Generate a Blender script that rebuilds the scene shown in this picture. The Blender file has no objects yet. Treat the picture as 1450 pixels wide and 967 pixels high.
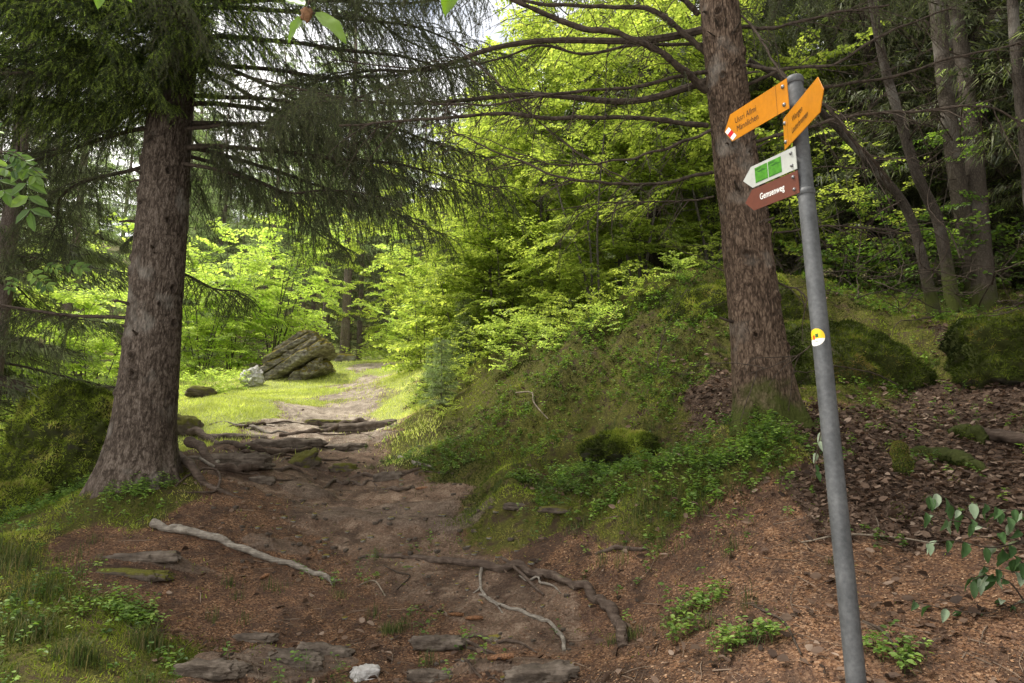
import bpy, math, random
import numpy as np
from mathutils import Vector, Matrix, Euler

random.seed(7)
PI = math.pi
scene = bpy.context.scene
COL = scene.collection

# ------------------------------------------------------------------ camera
PITCH = math.radians(10.0)
CAMZ = 1.6
F = 967.0                      # focal length in the 1450 px wide photograph (24 mm)
CP, SP = math.cos(PITCH), math.sin(PITCH)
cam_data = bpy.data.cameras.new('camera')
cam_data.sensor_width = 36.0
cam_data.lens = 24.0
cam_data.clip_end = 2000.0
cam = bpy.data.objects.new('camera', cam_data)
COL.objects.link(cam)
cam.location = (0, 0, CAMZ)
cam.rotation_euler = (math.radians(90) + PITCH, 0, 0)
cam_data.dof.use_dof = True
cam_data.dof.focus_distance = 5.0
cam_data.dof.aperture_fstop = 14.0
scene.camera = cam

def ray(u, v):
    xc, yc = (u - 725.0) / F, (483.5 - v) / F
    return np.array([xc, CP - SP * yc, SP + CP * yc])

def at(u, v, Y):
    d = ray(u, v)
    return np.array([0, 0, CAMZ]) + d * (Y / d[1])

def camz(u, v, Z):
    return np.array([0, 0, CAMZ]) + ray(u, v) * Z

# ------------------------------------------------------------------ noise
_rs = np.random.RandomState(5)
_T = _rs.rand(64, 64, 64).astype(np.float32)

def vnoise(x, y, z):
    x = np.asarray(x, np.float64); y = np.asarray(y, np.float64); z = np.asarray(z, np.float64)
    x, y, z = np.broadcast_arrays(x, y, z)
    xi = np.floor(x).astype(np.int64); yi = np.floor(y).astype(np.int64); zi = np.floor(z).astype(np.int64)
    fx = x - xi; fy = y - yi; fz = z - zi
    fx = fx * fx * (3 - 2 * fx); fy = fy * fy * (3 - 2 * fy); fz = fz * fz * (3 - 2 * fz)
    x0 = xi & 63; y0 = yi & 63; z0 = zi & 63
    x1 = (x0 + 1) & 63; y1 = (y0 + 1) & 63; z1 = (z0 + 1) & 63
    T = _T
    c00 = T[x0, y0, z0] * (1 - fx) + T[x1, y0, z0] * fx
    c10 = T[x0, y1, z0] * (1 - fx) + T[x1, y1, z0] * fx
    c01 = T[x0, y0, z1] * (1 - fx) + T[x1, y0, z1] * fx
    c11 = T[x0, y1, z1] * (1 - fx) + T[x1, y1, z1] * fx
    return (c00 * (1 - fy) + c10 * fy) * (1 - fz) + (c01 * (1 - fy) + c11 * fy) * fz

def fbm(x, y, z, o=4, g=0.5):
    s = 0; a = 1.0; t = 0
    for i in range(o):
        s = s + a * (vnoise(x * 2 ** i + 17.3 * i, y * 2 ** i + 5.1 * i, z * 2 ** i + 9.7 * i) - .5)
        t += a; a *= g
    return s / t * 2          # about -1..1

def ridge(x, y, z, o=3):
    s = 0; a = 1.0; t = 0
    for i in range(o):
        s = s + a * (1 - np.abs(vnoise(x * 2 ** i + 3.3 * i, y * 2 ** i + 7.1 * i, z * 2 ** i) * 2 - 1))
        t += a; a *= .5
    return s / t

def smooth(e0, e1, x):
    t = np.clip((x - e0) / (e1 - e0), 0, 1)
    return t * t * (3 - 2 * t)

# ------------------------------------------------------------------ terrain height
CTRL = [
 # path
 (700,967,3.9),(700,870,4.8),(620,760,6.2),(480,700,7.5),(440,650,9),(450,610,11),(490,570,14),(515,540,18),(530,515,24),
 (520,700,7.4),(560,650,9.0),
 # left foreground mound and the tree's foot
 (100,930,4.0),(300,900,4.5),(250,800,5.2),(300,720,6.2),(190,682,6.5),(320,660,7.6),(110,770,5.4),(0,770,5.2),(0,850,4.5),
 (60,745,5.9),
 # right slope
 (1300,967,3.0),(1085,967,3.2),(1085,750,4.4),(1300,800,3.9),(1300,650,5.2),(1085,600,5.5),(1420,600,5.6),(1420,800,3.7),
 (1400,540,6.5),(1400,450,8.5),(900,870,4.4),(880,760,5.1),(900,700,5.7),
 (700,700,6.8),(600,640,8.5),(800,620,7.6),(900,640,6.8),(800,700,6.2),(700,560,9.5),(590,580,12),(700,500,11.5),(800,470,10.5),
 (620,510,15),(850,530,8.2),(950,545,7.3),(1050,545,7.0),(1200,560,6.8),(1250,420,9.5),(885,480,8.5),(925,425,8.9),(985,395,9.0),(1060,400,8.9),(1140,410,8.8),(980,460,8.2),(1080,470,8.0),(1170,470,7.9),
 # meadow on the left
 (300,560,13),(300,590,11),(400,530,19),(280,640,8.2),(450,512,22),
]
_pts = [at(*c) for c in CTRL]
_pts += [np.array(p, float) for p in [
 (-5.6,6.8,.75),(-7.5,9,1.2),(-5.5,10,1.7),(-9,14,2.3),(-14,20,3.2),(-12,8,.4),
 (0,34,6.4),(-10,34,6.0),(-24,40,6.5),(12,34,9.0),(26,34,10),(5,20,6.0),(9,14,4.9),(16,20,6.6),(9,9,4.0),(14,10,4.5),(20,14,5.4),
 (8,4,2.9),(4,0,.55),(-4,0,-.25),(0,0,-.05),(0,-4,-.7),(-8,2,-.2),(12,0,2.6),(1.07,2.0,.1),(-2,2.2,.1),(30,60,17),(0,60,19),(-40,60,17),(60,80,26),(-70,100,34),(0,140,60),(-60,0,-3),(60,0,20)]]
_P = np.array(_pts)

def _tps_fit(P, lam=1e-4):
    X = P[:, :2] ; n = len(X)
    d2 = ((X[:, None] - X[None]) ** 2).sum(-1)
    K = np.where(d2 > 0, .5 * d2 * np.log(d2 + 1e-12), 0) + lam * np.eye(n) * 10
    A = np.zeros((n + 3, n + 3)); A[:n, :n] = K
    A[:n, n] = 1; A[:n, n + 1:] = X; A[n, :n] = 1; A[n + 1:, :n] = X.T
    b = np.zeros(n + 3); b[:n] = P[:, 2]
    return np.linalg.solve(A, b)
_W = _tps_fit(_P)

def H0(x, y):
    x = np.asarray(x, float); y = np.asarray(y, float)
    sh = np.broadcast(x, y).shape
    x = np.broadcast_to(x, sh).ravel(); y = np.broadcast_to(y, sh).ravel()
    out = _W[-3] + _W[-2] * x + _W[-1] * y
    for i in range(len(_P)):
        d2 = (x - _P[i, 0]) ** 2 + (y - _P[i, 1]) ** 2
        out = out + _W[i] * .5 * d2 * np.log(d2 + 1e-12)
    return out.reshape(sh)

def hit0(u, v, lo=1.2, hi=70, Hf=H0):
    d = ray(u, v)
    Y = np.geomspace(lo, hi, 500)
    X = d[0] / d[1] * Y; Z = CAMZ + d[2] / d[1] * Y
    h = Hf(X, Y)
    k = np.where(Z < h)[0]
    if len(k) == 0: i = len(Y) - 1
    else: i = max(k[0], 1)
    f0 = Z[i-1] - h[i-1]; f1 = Z[i] - h[i]
    t = f0 / (f0 - f1) if f0 != f1 else 0
    t = min(max(t, 0), 1)
    y = Y[i-1] + (Y[i] - Y[i-1]) * t; x = d[0] / d[1] * y
    return np.array([x, y, float(Hf(np.array([x]), np.array([y]))[0])])

# zones: 0 needle litter, 1 trodden path, 2 moss and herbs, 3 dead-leaf litter, 4 meadow
ZONE = [
 (700,960,0),(500,960,0),(300,960,0),(850,960,0),(1000,950,0),(1150,950,0),(1300,950,0),(1400,930,0),(300,870,0),(400,800,0),(200,800,0),
 (130,770,0),(300,740,0),(230,850,0),(600,900,0),(900,830,0),(1000,800,0),(1100,800,0),(1250,800,0),(1350,800,0),(1440,840,0),(800,780,0),
 (380,860,0),(460,900,0),(1000,880,0),(1150,860,0),(350,700,0),(270,770,0),(1100,740,0),(980,770,0),
 (560,760,1),(640,830,1),(700,860,1),(760,880,1),(500,730,1),(450,700,1),(600,720,1),(400,680,1),(550,680,1),(480,660,1),(330,660,1),(640,690,1),
 (350,635,1),(430,625,1),(520,625,1),(400,605,1),(480,600,1),(545,600,1),(440,585,1),(500,580,1),(470,565,1),(515,560,1),(500,545,1),(520,535,1),(525,520,1),
 (0,800,2),(40,830,2),(0,900,2),(60,900,2),(100,950,2),(20,960,2),(170,950,2),(50,760,2),(0,750,2),(80,720,2),(200,710,2),(120,700,2),(170,870,2),(230,940,2),
 (590,620,2),(620,640,2),(660,660,2),(700,690,2),(740,720,2),(800,720,2),(880,720,2),(700,640,2),(800,650,2),(900,660,2),(760,590,2),(680,580,2),(620,580,2),
 (850,600,2),(950,470,2),(1000,430,2),(1080,450,2),(900,440,2),(960,520,2),(1050,500,2),(1120,480,2),(930,600,2),(720,540,2),(800,520,2),(650,540,2),(600,555,2),(900,560,2),(980,680,2),(1050,650,2),(950,720,2),(1100,660,2),(880,500,2),(780,470,2),(700,500,2),
 (1020,540,3),(985,570,3),(1180,620,3),(1250,680,3),(1350,700,3),(1430,740,3),(1200,700,3),(1150,710,3),(1300,620,3),(1400,620,3),(1340,520,2),(1300,560,3),
 (1280,470,2),(1420,570,3),(1250,640,3),(1380,480,3),(1300,740,3),(1440,690,3),(1220,600,3),(1350,450,2),(1400,440,2),(1320,420,2),
 (1150,560,2),(1250,540,2),(1200,500,2),
 (300,600,4),(280,620,4),(300,570,4),(350,580,4),(400,560,4),(350,550,4),(440,540,4),(480,525,4),(470,515,4),(400,540,4),(560,570,4),(550,545,4),(545,525,4),(570,590,4),
 (270,580,4),(450,553,4),(490,535,4),(465,572,4),
]
_zc = []
for (u, v, c) in ZONE:
    h = hit0(u, v); _zc.append((h[0], h[1], c))
_zc += [(-6,7,2),(-8,10,2),(-6,12,4),(-9,14,4),(-14,18,4),(-6,18,4),(-10,24,4),(0,34,4),(4,22,2),(6,30,2),(9,12,2),(14,18,3),(10,8,3),(5,12,2),(7,7,3),
        (0,1,0),(3,1.5,0),(-3,1,2),(6,3,3),(-4,4,2),(20,30,3),(-25,30,2),(0,60,2),(-3,24,4),(2,12,2)]
_zc = np.array(_zc)
def _fan(x, y):
    yy = y + 1.0
    return np.log(np.hypot(x, yy)) * 1.3, np.arctan2(x, yy) * 1.6
_zf = _fan(_zc[:, 0], _zc[:, 1])

def zones(x, y, seedoff=0.0):
    """weights (n,5) of the ground kinds at a point"""
    x = np.asarray(x, float).ravel(); y = np.asarray(y, float).ravel()
    qx, qy = _fan(x, y)
    r = np.hypot(x, y + 1)
    k = 1.0 / np.maximum(r, 1)
    wob = .035
    qx = qx + wob * fbm(x * 1.7, y * 1.7, 3.1, 3) ; qy = qy + wob * fbm(x * 1.7, y * 1.7, 8.1, 3)
    W = np.zeros((len(x), 5))
    for i in range(len(_zc)):
        d2 = (qx - _zf[0][i]) ** 2 + (qy - _zf[1][i]) ** 2
        W[:, int(_zc[i, 2])] += 1.0 / (d2 + 2e-4) ** 2.5
    W /= W.sum(1, keepdims=True)
    return W

_rk = []
for (u, v, rx, ry, hh) in ((540,738,.75,.40,.07),(440,700,.35,.2,.05),(650,745,.35,.22,.04),(430,935,.42,.14,.05),(620,915,.30,.10,.035),(360,950,.45,.12,.05),(480,640,.7,.35,.05),(380,775,.3,.12,.03),(230,800,.6,.13,.035),(700,950,.4,.1,.03),(470,600,.9,.5,.05),(520,570,.9,.8,.05)):
    q = hit0(u, v); _rk.append((q[0], q[1], rx, ry, hh))
def rockmask(x, y):
    m = np.zeros_like(x); b = np.zeros_like(x)
    n = .55 * fbm(x * 2.2, y * 2.2, 41.0, 4)
    for (cx, cy, rx, ry, hh) in _rk:
        d = np.hypot((x - cx) / rx, (y - cy) / ry) + n
        g = 1 - smooth(.55, 1.05, d); m = np.maximum(m, g); b = np.maximum(b, g * hh)
    return m, b
def H(x, y):
    x = np.asarray(x, float); y = np.asarray(y, float)
    sh = np.broadcast(x, y).shape
    x = np.broadcast_to(x, sh).ravel(); y = np.broadcast_to(y, sh).ravel()
    Wz = zones(x, y)
    h = H0(x, y)
    r = np.hypot(x, y)
    far = smooth(14, 40, r)
    moss, path, lit, mead, need = Wz[:, 2], Wz[:, 1], Wz[:, 3], Wz[:, 4], Wz[:, 0]
    rightbank = smooth(-1.5, .5, x)
    near = 1 - smooth(16, 24, r)
    h = h + (moss * (.05 + .30 * rightbank) + lit * .09) * fbm(x * 1.5, y * 1.5, 1.3, 4) * (1 + far * 3)
    pil = np.abs(vnoise(x * 2.1, y * 2.1, 4.4) * 2 - 1) * .65 + np.abs(vnoise(x * 4.7, y * 4.7, 9.4) * 2 - 1) * .35
    h = h + moss * rightbank * near * .34 * (np.sqrt(pil + .02) - .6)
    h = h + (.025 * fbm(x * 2.2, y * 2.2, 6.3, 3))
    # trodden path: stony steps that run across the walking direction
    w = y + .35 * fbm(x * .8, y * .8, 2.2, 3) + .12 * x
    st = fbm(x * .7, w * 2.8, 7.7, 3)
    ped = np.tanh(st * 5) * .5
    h = h + path * near * (.075 * ped + .03 * (ridge(x * 2.3, w * 6.5, 1.7, 3) - .5))
    sl = need * smooth(.35, .6, vnoise(x * .9, w * 2.2, 15.5)) * (x < 1.2)
    h = h + sl * near * .03 * (ridge(x * 1.5, w * 7, 5.7, 3) - .5)
    rm, rb = rockmask(x, y)
    w2 = y * .9 + x * .35 + .25 * fbm(x * 1.3, y * 1.3, 12.2, 3)
    h = h + rb * (.75 + .5 * fbm(x * 2.5, y * 2.5, 3.9, 3)) + rm * near * (.030 * np.tanh(4 * fbm(x * 1.0, w2 * 5.5, 21.7, 3)) + .014 * (ridge(x * 3, w2 * 14, 11.7, 3) - .5))
    # cut bank along the lower edge of the path on the right
    h = h + (.010 + .006 * path) * fbm(x * 14, y * 14, 2.7, 3) * (1 - smooth(8, 14, r))
    return h.reshape(sh)

_hcache = {}
def hit(u, v):
    k = (u, v)
    if k not in _hcache: _hcache[k] = hit0(u, v, Hf=H)
    return _hcache[k].copy()

def hz(x, y):
    return float(H(np.array([x]), np.array([y]))[0])

# ------------------------------------------------------------------ mesh helpers
class MB:
    """collects vertices, triangles/quads, a per-vertex value 'v' and a material slot per face"""
    def __init__(s):
        s.V = []; s.A = []; s.Fc = []; s.M = []; s.n = 0
    def add(s, V, Fc, a=0.0, m=0):
        V = np.asarray(V, np.float32).reshape(-1, 3); Fc = np.asarray(Fc, np.int64)
        if len(V) == 0 or len(Fc) == 0: return
        s.V.append(V); s.A.append(np.broadcast_to(np.asarray(a, np.float32), (len(V),)))
        s.Fc.append(Fc + s.n); s.M.append(np.full(len(Fc), m, np.int32)); s.n += len(V)
    def merge(s, o, M=None, da=0.0):
        if o.n == 0: return
        V = np.concatenate(o.V)
        if M is not None:
            M = np.array(M); V = V @ M[:3, :3].T + M[:3, 3]
        A = np.concatenate(o.A) + da
        first = True
        for Fc, m in zip(o.Fc, o.M):
            s.Fc.append(Fc + s.n); s.M.append(m)
        s.V.append(V.astype(np.float32)); s.A.append(A.astype(np.float32)); s.n += len(V)
    def mesh(s, name, mats, smoothf=True):
        me = bpy.data.meshes.new(name)
        V = np.concatenate(s.V)
        cnt = np.concatenate([np.full(len(f), f.shape[1], np.int32) for f in s.Fc])
        idx = np.concatenate([f.ravel() for f in s.Fc]).astype(np.int32)
        mi = np.concatenate(s.M)
        me.vertices.add(len(V)); me.vertices.foreach_set('co', V.ravel())
        me.loops.add(len(idx)); me.loops.foreach_set('vertex_index', idx)
        me.polygons.add(len(cnt))
        st = np.zeros(len(cnt), np.int32); st[1:] = np.cumsum(cnt)[:-1]
        me.polygons.foreach_set('loop_start', st)
        me.polygons.foreach_set('loop_total', cnt)
        me.polygons.foreach_set('material_index', mi)
        me.polygons.foreach_set('use_smooth', np.full(len(cnt), smoothf))
        at_ = me.attributes.new('v', 'FLOAT', 'POINT')
        at_.data.foreach_set('value', np.concatenate(s.A))
        me.update(calc_edges=True)
        for m in (mats if isinstance(mats, (list, tuple)) else [mats]):
            me.materials.append(m)
        return me

def ob(name, data, parent=None, loc=(0, 0, 0), rot=(0, 0, 0), scale=(1, 1, 1)):
    if isinstance(data, tuple): data = data[0].mesh(name, data[1], data[2] if len(data) > 2 else True)
    o = bpy.data.objects.new(name, data)
    COL.objects.link(o)
    o.location = [float(t) for t in loc]; o.rotation_euler = [float(t) for t in rot]; o.scale = [float(t) for t in scale]
    if parent is not None: o.parent = parent
    return o

def tag(o, label, cat, group=None, kind=None):
    if label: o['label'] = label
    if cat: o['category'] = cat
    if group: o['group'] = group
    if kind: o['kind'] = kind
    return o

def thing(name, label, cat, loc=(0, 0, 0), rotz=0, group=None, scale=1.0):
    o = bpy.data.objects.new(name, None); COL.objects.link(o)
    o.empty_display_size = .2
    o.location = [float(t) for t in loc]; o.rotation_euler = (0, 0, float(rotz)); o.scale = (scale,) * 3
    return tag(o, label, cat, group)

def nrm(a):
    return a / np.maximum(np.linalg.norm(a, axis=-1, keepdims=True), 1e-9)

def catmull(P, n):
    P = np.asarray(P, float)
    Q = np.vstack([2 * P[0] - P[1], P, 2 * P[-1] - P[-2]])
    out = []
    m = len(P) - 1
    ts = np.linspace(0, m, n)
    for t in ts:
        i = min(int(t), m - 1); f = t - i
        p0, p1, p2, p3 = Q[i], Q[i+1], Q[i+2], Q[i+3]
        out.append(.5 * ((2*p1) + (-p0+p2)*f + (2*p0-5*p1+4*p2-p3)*f*f + (-p0+3*p1-3*p2+p3)*f**3))
    return np.array(out)

def tube(mb, P, R, seg=6, a=0.0, m=0, cap=True, dis=None, flat=1.0):
    """tube along polyline P (k,3) with radii R (k)"""
    P = np.asarray(P, float); k = len(P); R = np.broadcast_to(np.asarray(R, float), (k,))
    T = np.gradient(P, axis=0); T = nrm(T)
    ref = np.array([0, 0, 1.0]) if abs(T[:, 2]).mean() < .8 else np.array([1.0, 0, 0])
    A = nrm(np.cross(T, ref)); B = np.cross(A, T)
    th = np.arange(seg) / seg * 2 * PI
    ring = A[:, None] * np.cos(th)[None, :, None] + B[:, None] * np.sin(th)[None, :, None] * flat
    V = P[:, None] + ring * R[:, None, None]
    if dis is not None:
        d = dis(V.reshape(-1, 3)).reshape(k, seg)
        V = P[:, None] + ring * (R[:, None] * (1 + d))[..., None]
    V = V.reshape(-1, 3)
    i = np.arange(k - 1)[:, None] * seg; j = np.arange(seg)[None]; jn = (j + 1) % seg
    Fq = np.stack([i + j, i + jn, i + seg + jn, i + seg + j], -1).reshape(-1, 4)
    mb.add(V, Fq, a, m)
    if cap:
        for (row, flip) in ((0, 1), (k - 1, 0)):
            c = P[row]
            vv = np.vstack([V[row * seg:(row + 1) * seg], c])
            f = np.stack([np.arange(seg), (np.arange(seg) + 1) % seg, np.full(seg, seg)], -1)
            if flip: f = f[:, ::-1]
            mb.add(vv, f, a, m)

def tubes_batch(mb, S, E, r0, r1, a=0.0, m=0):
    """many straight 3-sided sticks at once"""
    S = np.asarray(S, float); E = np.asarray(E, float); n = len(S)
    if n == 0: return
    T = nrm(E - S); ref = np.tile([0, 0, 1.0], (n, 1)); ref[np.abs(T[:, 2]) > .9] = [1, 0, 0]
    A = nrm(np.cross(T, ref)); B = np.cross(A, T)
    r0 = np.broadcast_to(r0, (n,)); r1 = np.broadcast_to(r1, (n,))
    V = np.zeros((n, 6, 3))
    for q in range(3):
        c, s_ = math.cos(q * 2.094), math.sin(q * 2.094)
        V[:, q] = S + (A * c + B * s_) * r0[:, None]
        V[:, 3 + q] = E + (A * c + B * s_) * r1[:, None]
    base = np.arange(n)[:, None, None] * 6
    Fq = base + np.array([[0, 1, 4, 3], [1, 2, 5, 4], [2, 0, 3, 5]])[None]
    mb.add(V, Fq.reshape(-1, 4), np.repeat(np.broadcast_to(a, (n,)), 6), m)

def leaves(mb, P, D, N, L, W, a, m=0, fold=.25):
    """six-vertex folded leaves: base P, direction D, normal N"""
    n = len(P)
    if n == 0: return
    D = nrm(D); S = nrm(np.cross(D, N)); N = np.cross(S, D)
    L = np.broadcast_to(L, (n,))[:, None]; W = np.broadcast_to(W, (n,))[:, None]
    V = np.zeros((n, 6, 3))
    V[:, 0] = P
    V[:, 1] = P + D * L * .30 + S * W * .46 + N * W * fold
    V[:, 2] = P + D * L * .70 + S * W * .38 + N * W * fold * .7 - N * L * .03
    V[:, 3] = P + D * L - N * L * .12
    V[:, 4] = P + D * L * .70 - S * W * .38 + N * W * fold * .7 - N * L * .03
    V[:, 5] = P + D * L * .30 - S * W * .46 + N * W * fold
    b = np.arange(n)[:, None, None] * 6
    Fq = b + np.array([[0, 1, 2, 3], [0, 3, 4, 5]])[None]
    mb.add(V, Fq.reshape(-1, 4), np.repeat(np.broadcast_to(a, (n,)), 6), m)

def blades(mb, P, D, W, a, m=0, side=None, bend=None):
    """single-triangle blades: base P, vector D (with length), width W"""
    n = len(P)
    if n == 0: return
    if side is None:
        side = nrm(np.cross(D, np.random.RandomState(n).randn(n, 3)))
    W = np.broadcast_to(W, (n,))[:, None]
    V = np.zeros((n, 3, 3))
    V[:, 0] = P - side * W * .5; V[:, 1] = P + side * W * .5; V[:, 2] = P + D
    b = np.arange(n)[:, None] * 3
    mb.add(V, b + np.array([[0, 1, 2]]), np.repeat(np.broadcast_to(a, (n,)), 3), m)

# ------------------------------------------------------------------ materials
def new_mat(name):
    m = bpy.data.materials.new(name); m.use_nodes = True
    nt = m.node_tree; nt.nodes.clear()
    return m, nt, nt.nodes.new
def L_(nt, a, b): nt.links.new(a, b)

def ramp(nt, fac, stops):
    r = nt.nodes.new('ShaderNodeValToRGB')
    el = r.color_ramp.elements
    while len(el) < len(stops): el.new(.5)
    for e, (p, c) in zip(el, stops):
        e.position = p; e.color = (*c, 1)
    L_(nt, fac, r.inputs[0]); return r.outputs[0]

def noise_(nt, vec, scale, detail=4, rough=.55, dist=0.0, mapscale=None):
    if mapscale is not None:
        mp = nt.nodes.new('ShaderNodeMapping'); mp.inputs['Scale'].default_value = mapscale
        L_(nt, vec, mp.inputs[0]); vec = mp.outputs[0]
    n = nt.nodes.new('ShaderNodeTexNoise'); n.inputs['Scale'].default_value = scale
    n.inputs['Detail'].default_value = detail; n.inputs['Roughness'].default_value = rough
    n.inputs['Distortion'].default_value = dist
    L_(nt, vec, n.inputs['Vector']); return n.outputs['Fac']

def mixc(nt, fac, a, b, mode='MIX'):
    x = nt.nodes.new('ShaderNodeMix'); x.data_type = 'RGBA'; x.blend_type = mode
    if isinstance(fac, float): x.inputs[0].default_value = fac
    else: L_(nt, fac, x.inputs[0])
    for s, i in ((a, 6), (b, 7)):
        if isinstance(s, tuple): x.inputs[i].default_value = (*s, 1)
        else: L_(nt, s, x.inputs[i])
    return x.outputs[2]

def math_(nt, op, a, b=None, c=None):
    x = nt.nodes.new('ShaderNodeMath'); x.operation = op; x.use_clamp = False
    for i, s in enumerate((a, b, c)):
        if s is None: continue
        if isinstance(s, (int, float)): x.inputs[i].default_value = s
        else: L_(nt, s, x.inputs[i])
    return x.outputs[0]

def maprange(nt, v, a, b, c=0.0, d=1.0):
    x = nt.nodes.new('ShaderNodeMapRange'); x.inputs[1].default_value = a; x.inputs[2].default_value = b
    x.inputs[3].default_value = c; x.inputs[4].default_value = d
    L_(nt, v, x.inputs[0]); return x.outputs[0]

def attr_(nt, name):
    x = nt.nodes.new('ShaderNodeAttribute'); x.attribute_name = name; return x
def objco(nt):
    return nt.nodes.new('ShaderNodeTexCoord').outputs['Object']

def finish(nt, col, rough=.8, spec=.25, bump=None, bstr=.5, bdist=.02, metal=0.0):
    p = nt.nodes.new('ShaderNodeBsdfPrincipled')
    if isinstance(col, tuple): p.inputs['Base Color'].default_value = (*col, 1)
    else: L_(nt, col, p.inputs['Base Color'])
    if isinstance(rough, (int, float)): p.inputs['Roughness'].default_value = rough
    else: L_(nt, rough, p.inputs['Roughness'])
    p.inputs['Specular IOR Level'].default_value = spec
    p.inputs['Metallic'].default_value = metal
    if bump is not None:
        b = nt.nodes.new('ShaderNodeBump'); b.inputs['Strength'].default_value = bstr; b.inputs['Distance'].default_value = bdist
        L_(nt, bump, b.inputs['Height']); L_(nt, b.outputs[0], p.inputs['Normal'])
    o = nt.nodes.new('ShaderNodeOutputMaterial'); L_(nt, p.outputs[0], o.inputs[0])
    return p, o

def plain_mat(name, col, rough=.6, spec=.3, metal=0.0, var=.12, scale=30.0):
    m, nt, N = new_mat(name)
    n = noise_(nt, objco(nt), scale)
    lo = tuple(c * (1 - var) for c in col); hi = tuple(min(1, c * (1 + var)) for c in col)
    finish(nt, ramp(nt, n, [(.3, lo), (.7, hi)]), rough, spec, metal=metal)
    return m

def leaf_mat(name, stops, trans_gain=(1.5, 1.55, .8), trans=.45, rough=.5, spec=.25, clump=1.2, clump_amt=.45):
    """stops: colours along attribute v (0..1)"""
    m, nt, N = new_mat(name)
    v = attr_(nt, 'v').outputs['Fac']
    col = ramp(nt, v, stops)
    oi = N('ShaderNodeObjectInfo')
    n = noise_(nt, objco(nt), clump, 2)
    f = maprange(nt, n, .3, .7, 1 - clump_amt, 1 + clump_amt)
    hsv = N('ShaderNodeHueSaturation'); L_(nt, col, hsv.inputs['Color']); L_(nt, f, hsv.inputs['Value'])
    c = hsv.outputs[0]
    p = N('ShaderNodeBsdfPrincipled'); L_(nt, c, p.inputs['Base Color'])
    p.inputs['Roughness'].default_value = rough; p.inputs['Specular IOR Level'].default_value = spec
    t = N('ShaderNodeBsdfTranslucent')
    L_(nt, mixc(nt, 1.0, c, trans_gain, 'MULTIPLY'), t.inputs[0])
    mx = N('ShaderNodeMixShader'); mx.inputs[0].default_value = trans
    L_(nt, p.outputs[0], mx.inputs[1]); L_(nt, t.outputs[0], mx.inputs[2])
    o = N('ShaderNodeOutputMaterial'); L_(nt, mx.outputs[0], o.inputs[0])
    return m

def bark_mat(name, dark, mid, light, moss=False, scale=1.0, lichen=(.24, .22, .19), lich=.56, mossz=1.0, crackw=.62):
    m, nt, N = new_mat(name)
    co = objco(nt)
    n1 = noise_(nt, co, 30 * scale, 8, .68, .8, (1, 1, .28))
    n2 = noise_(nt, co, 3 * scale, 3, .5)
    v = attr_(nt, 'v').outputs['Fac']             # crevice (0) to plate (1)
    vo = N('ShaderNodeTexVoronoi'); vo.feature = 'DISTANCE_TO_EDGE'; vo.inputs['Scale'].default_value = 62 * scale
    mp = N('ShaderNodeMapping'); mp.inputs['Scale'].default_value = (1, 1, .38); L_(nt, co, mp.inputs[0])
    nd = N('ShaderNodeTexNoise'); nd.inputs['Scale'].default_value = 9 * scale; L_(nt, mp.outputs[0], nd.inputs['Vector'])
    vm = N('ShaderNodeVectorMath'); vm.operation = 'MULTIPLY_ADD'; L_(nt, nd.outputs['Color'], vm.inputs[0]); vm.inputs[1].default_value = (.09, .09, .09)
    L_(nt, mp.outputs[0], vm.inputs[2]); L_(nt, vm.outputs[0], vo.inputs['Vector'])
    crack = maprange(nt, vo.outputs['Distance'], 0.0, .22)
    h = math_(nt, 'ADD', math_(nt, 'MULTIPLY', crack, .5 * crackw), math_(nt, 'MULTIPLY', n1, 1 - .5 * crackw))
    hh = math_(nt, 'ADD', math_(nt, 'MULTIPLY', h, .65), math_(nt, 'MULTIPLY', v, .35))
    c = ramp(nt, hh, [(.22, dark), (.5, mid), (.78, light)])
    c = mixc(nt, maprange(nt, n2, lich, lich + .15, 0, .55), c, lichen)
    if moss:
        sx = N('ShaderNodeSeparateXYZ'); L_(nt, co, sx.inputs[0])
        n3 = noise_(nt, co, 5, 4)
        mz = math_(nt, 'ADD', maprange(nt, sx.outputs[2], 0.0, mossz, 1.0, -.1), math_(nt, 'MULTIPLY', n3, 1.2))
        c = mixc(nt, maprange(nt, mz, .95, 1.35), c, (.05, .06, .012))
    finish(nt, c, .9, .15, h, .8, .012)
    return m

def rock_mat(name, dark, mid, light, mossc=(.055, .065, .012), mossamt=.5, strat=6.0, scale=1.0):
    m, nt, N = new_mat(name)
    co = objco(nt)
    n1 = noise_(nt, co, 7 * scale, 8, .65, .3)
    n2 = noise_(nt, co, strat * scale, 5, .6, .4, (.25, .25, 2.2))
    f = math_(nt, 'MULTIPLY', math_(nt, 'ADD', n1, n2), .5)
    c = ramp(nt, f, [(.33, dark), (.5, mid), (.66, light)])
    g = N('ShaderNodeNewGeometry'); sx = N('ShaderNodeSeparateXYZ'); L_(nt, g.outputs['Normal'], sx.inputs[0])
    n3 = noise_(nt, co, 3.5 * scale, 5, .6)
    mm = math_(nt, 'ADD', math_(nt, 'MULTIPLY', sx.outputs[2], .45), n3)
    mf = maprange(nt, mm, 1.05 - mossamt, 1.2 - mossamt)
    n4 = noise_(nt, co, 40 * scale, 3, .7)
    mc = mixc(nt, n4, tuple(x * .4 for x in mossc), tuple(min(1, x * 1.7) for x in mossc))
    c = mixc(nt, mf, c, mc)
    n5 = noise_(nt, co, 60 * scale, 4, .7)
    finish(nt, c, .88, .2, math_(nt, 'ADD', f, math_(nt, 'MULTIPLY', n5, .35)), .7, .03)
    return m
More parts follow.
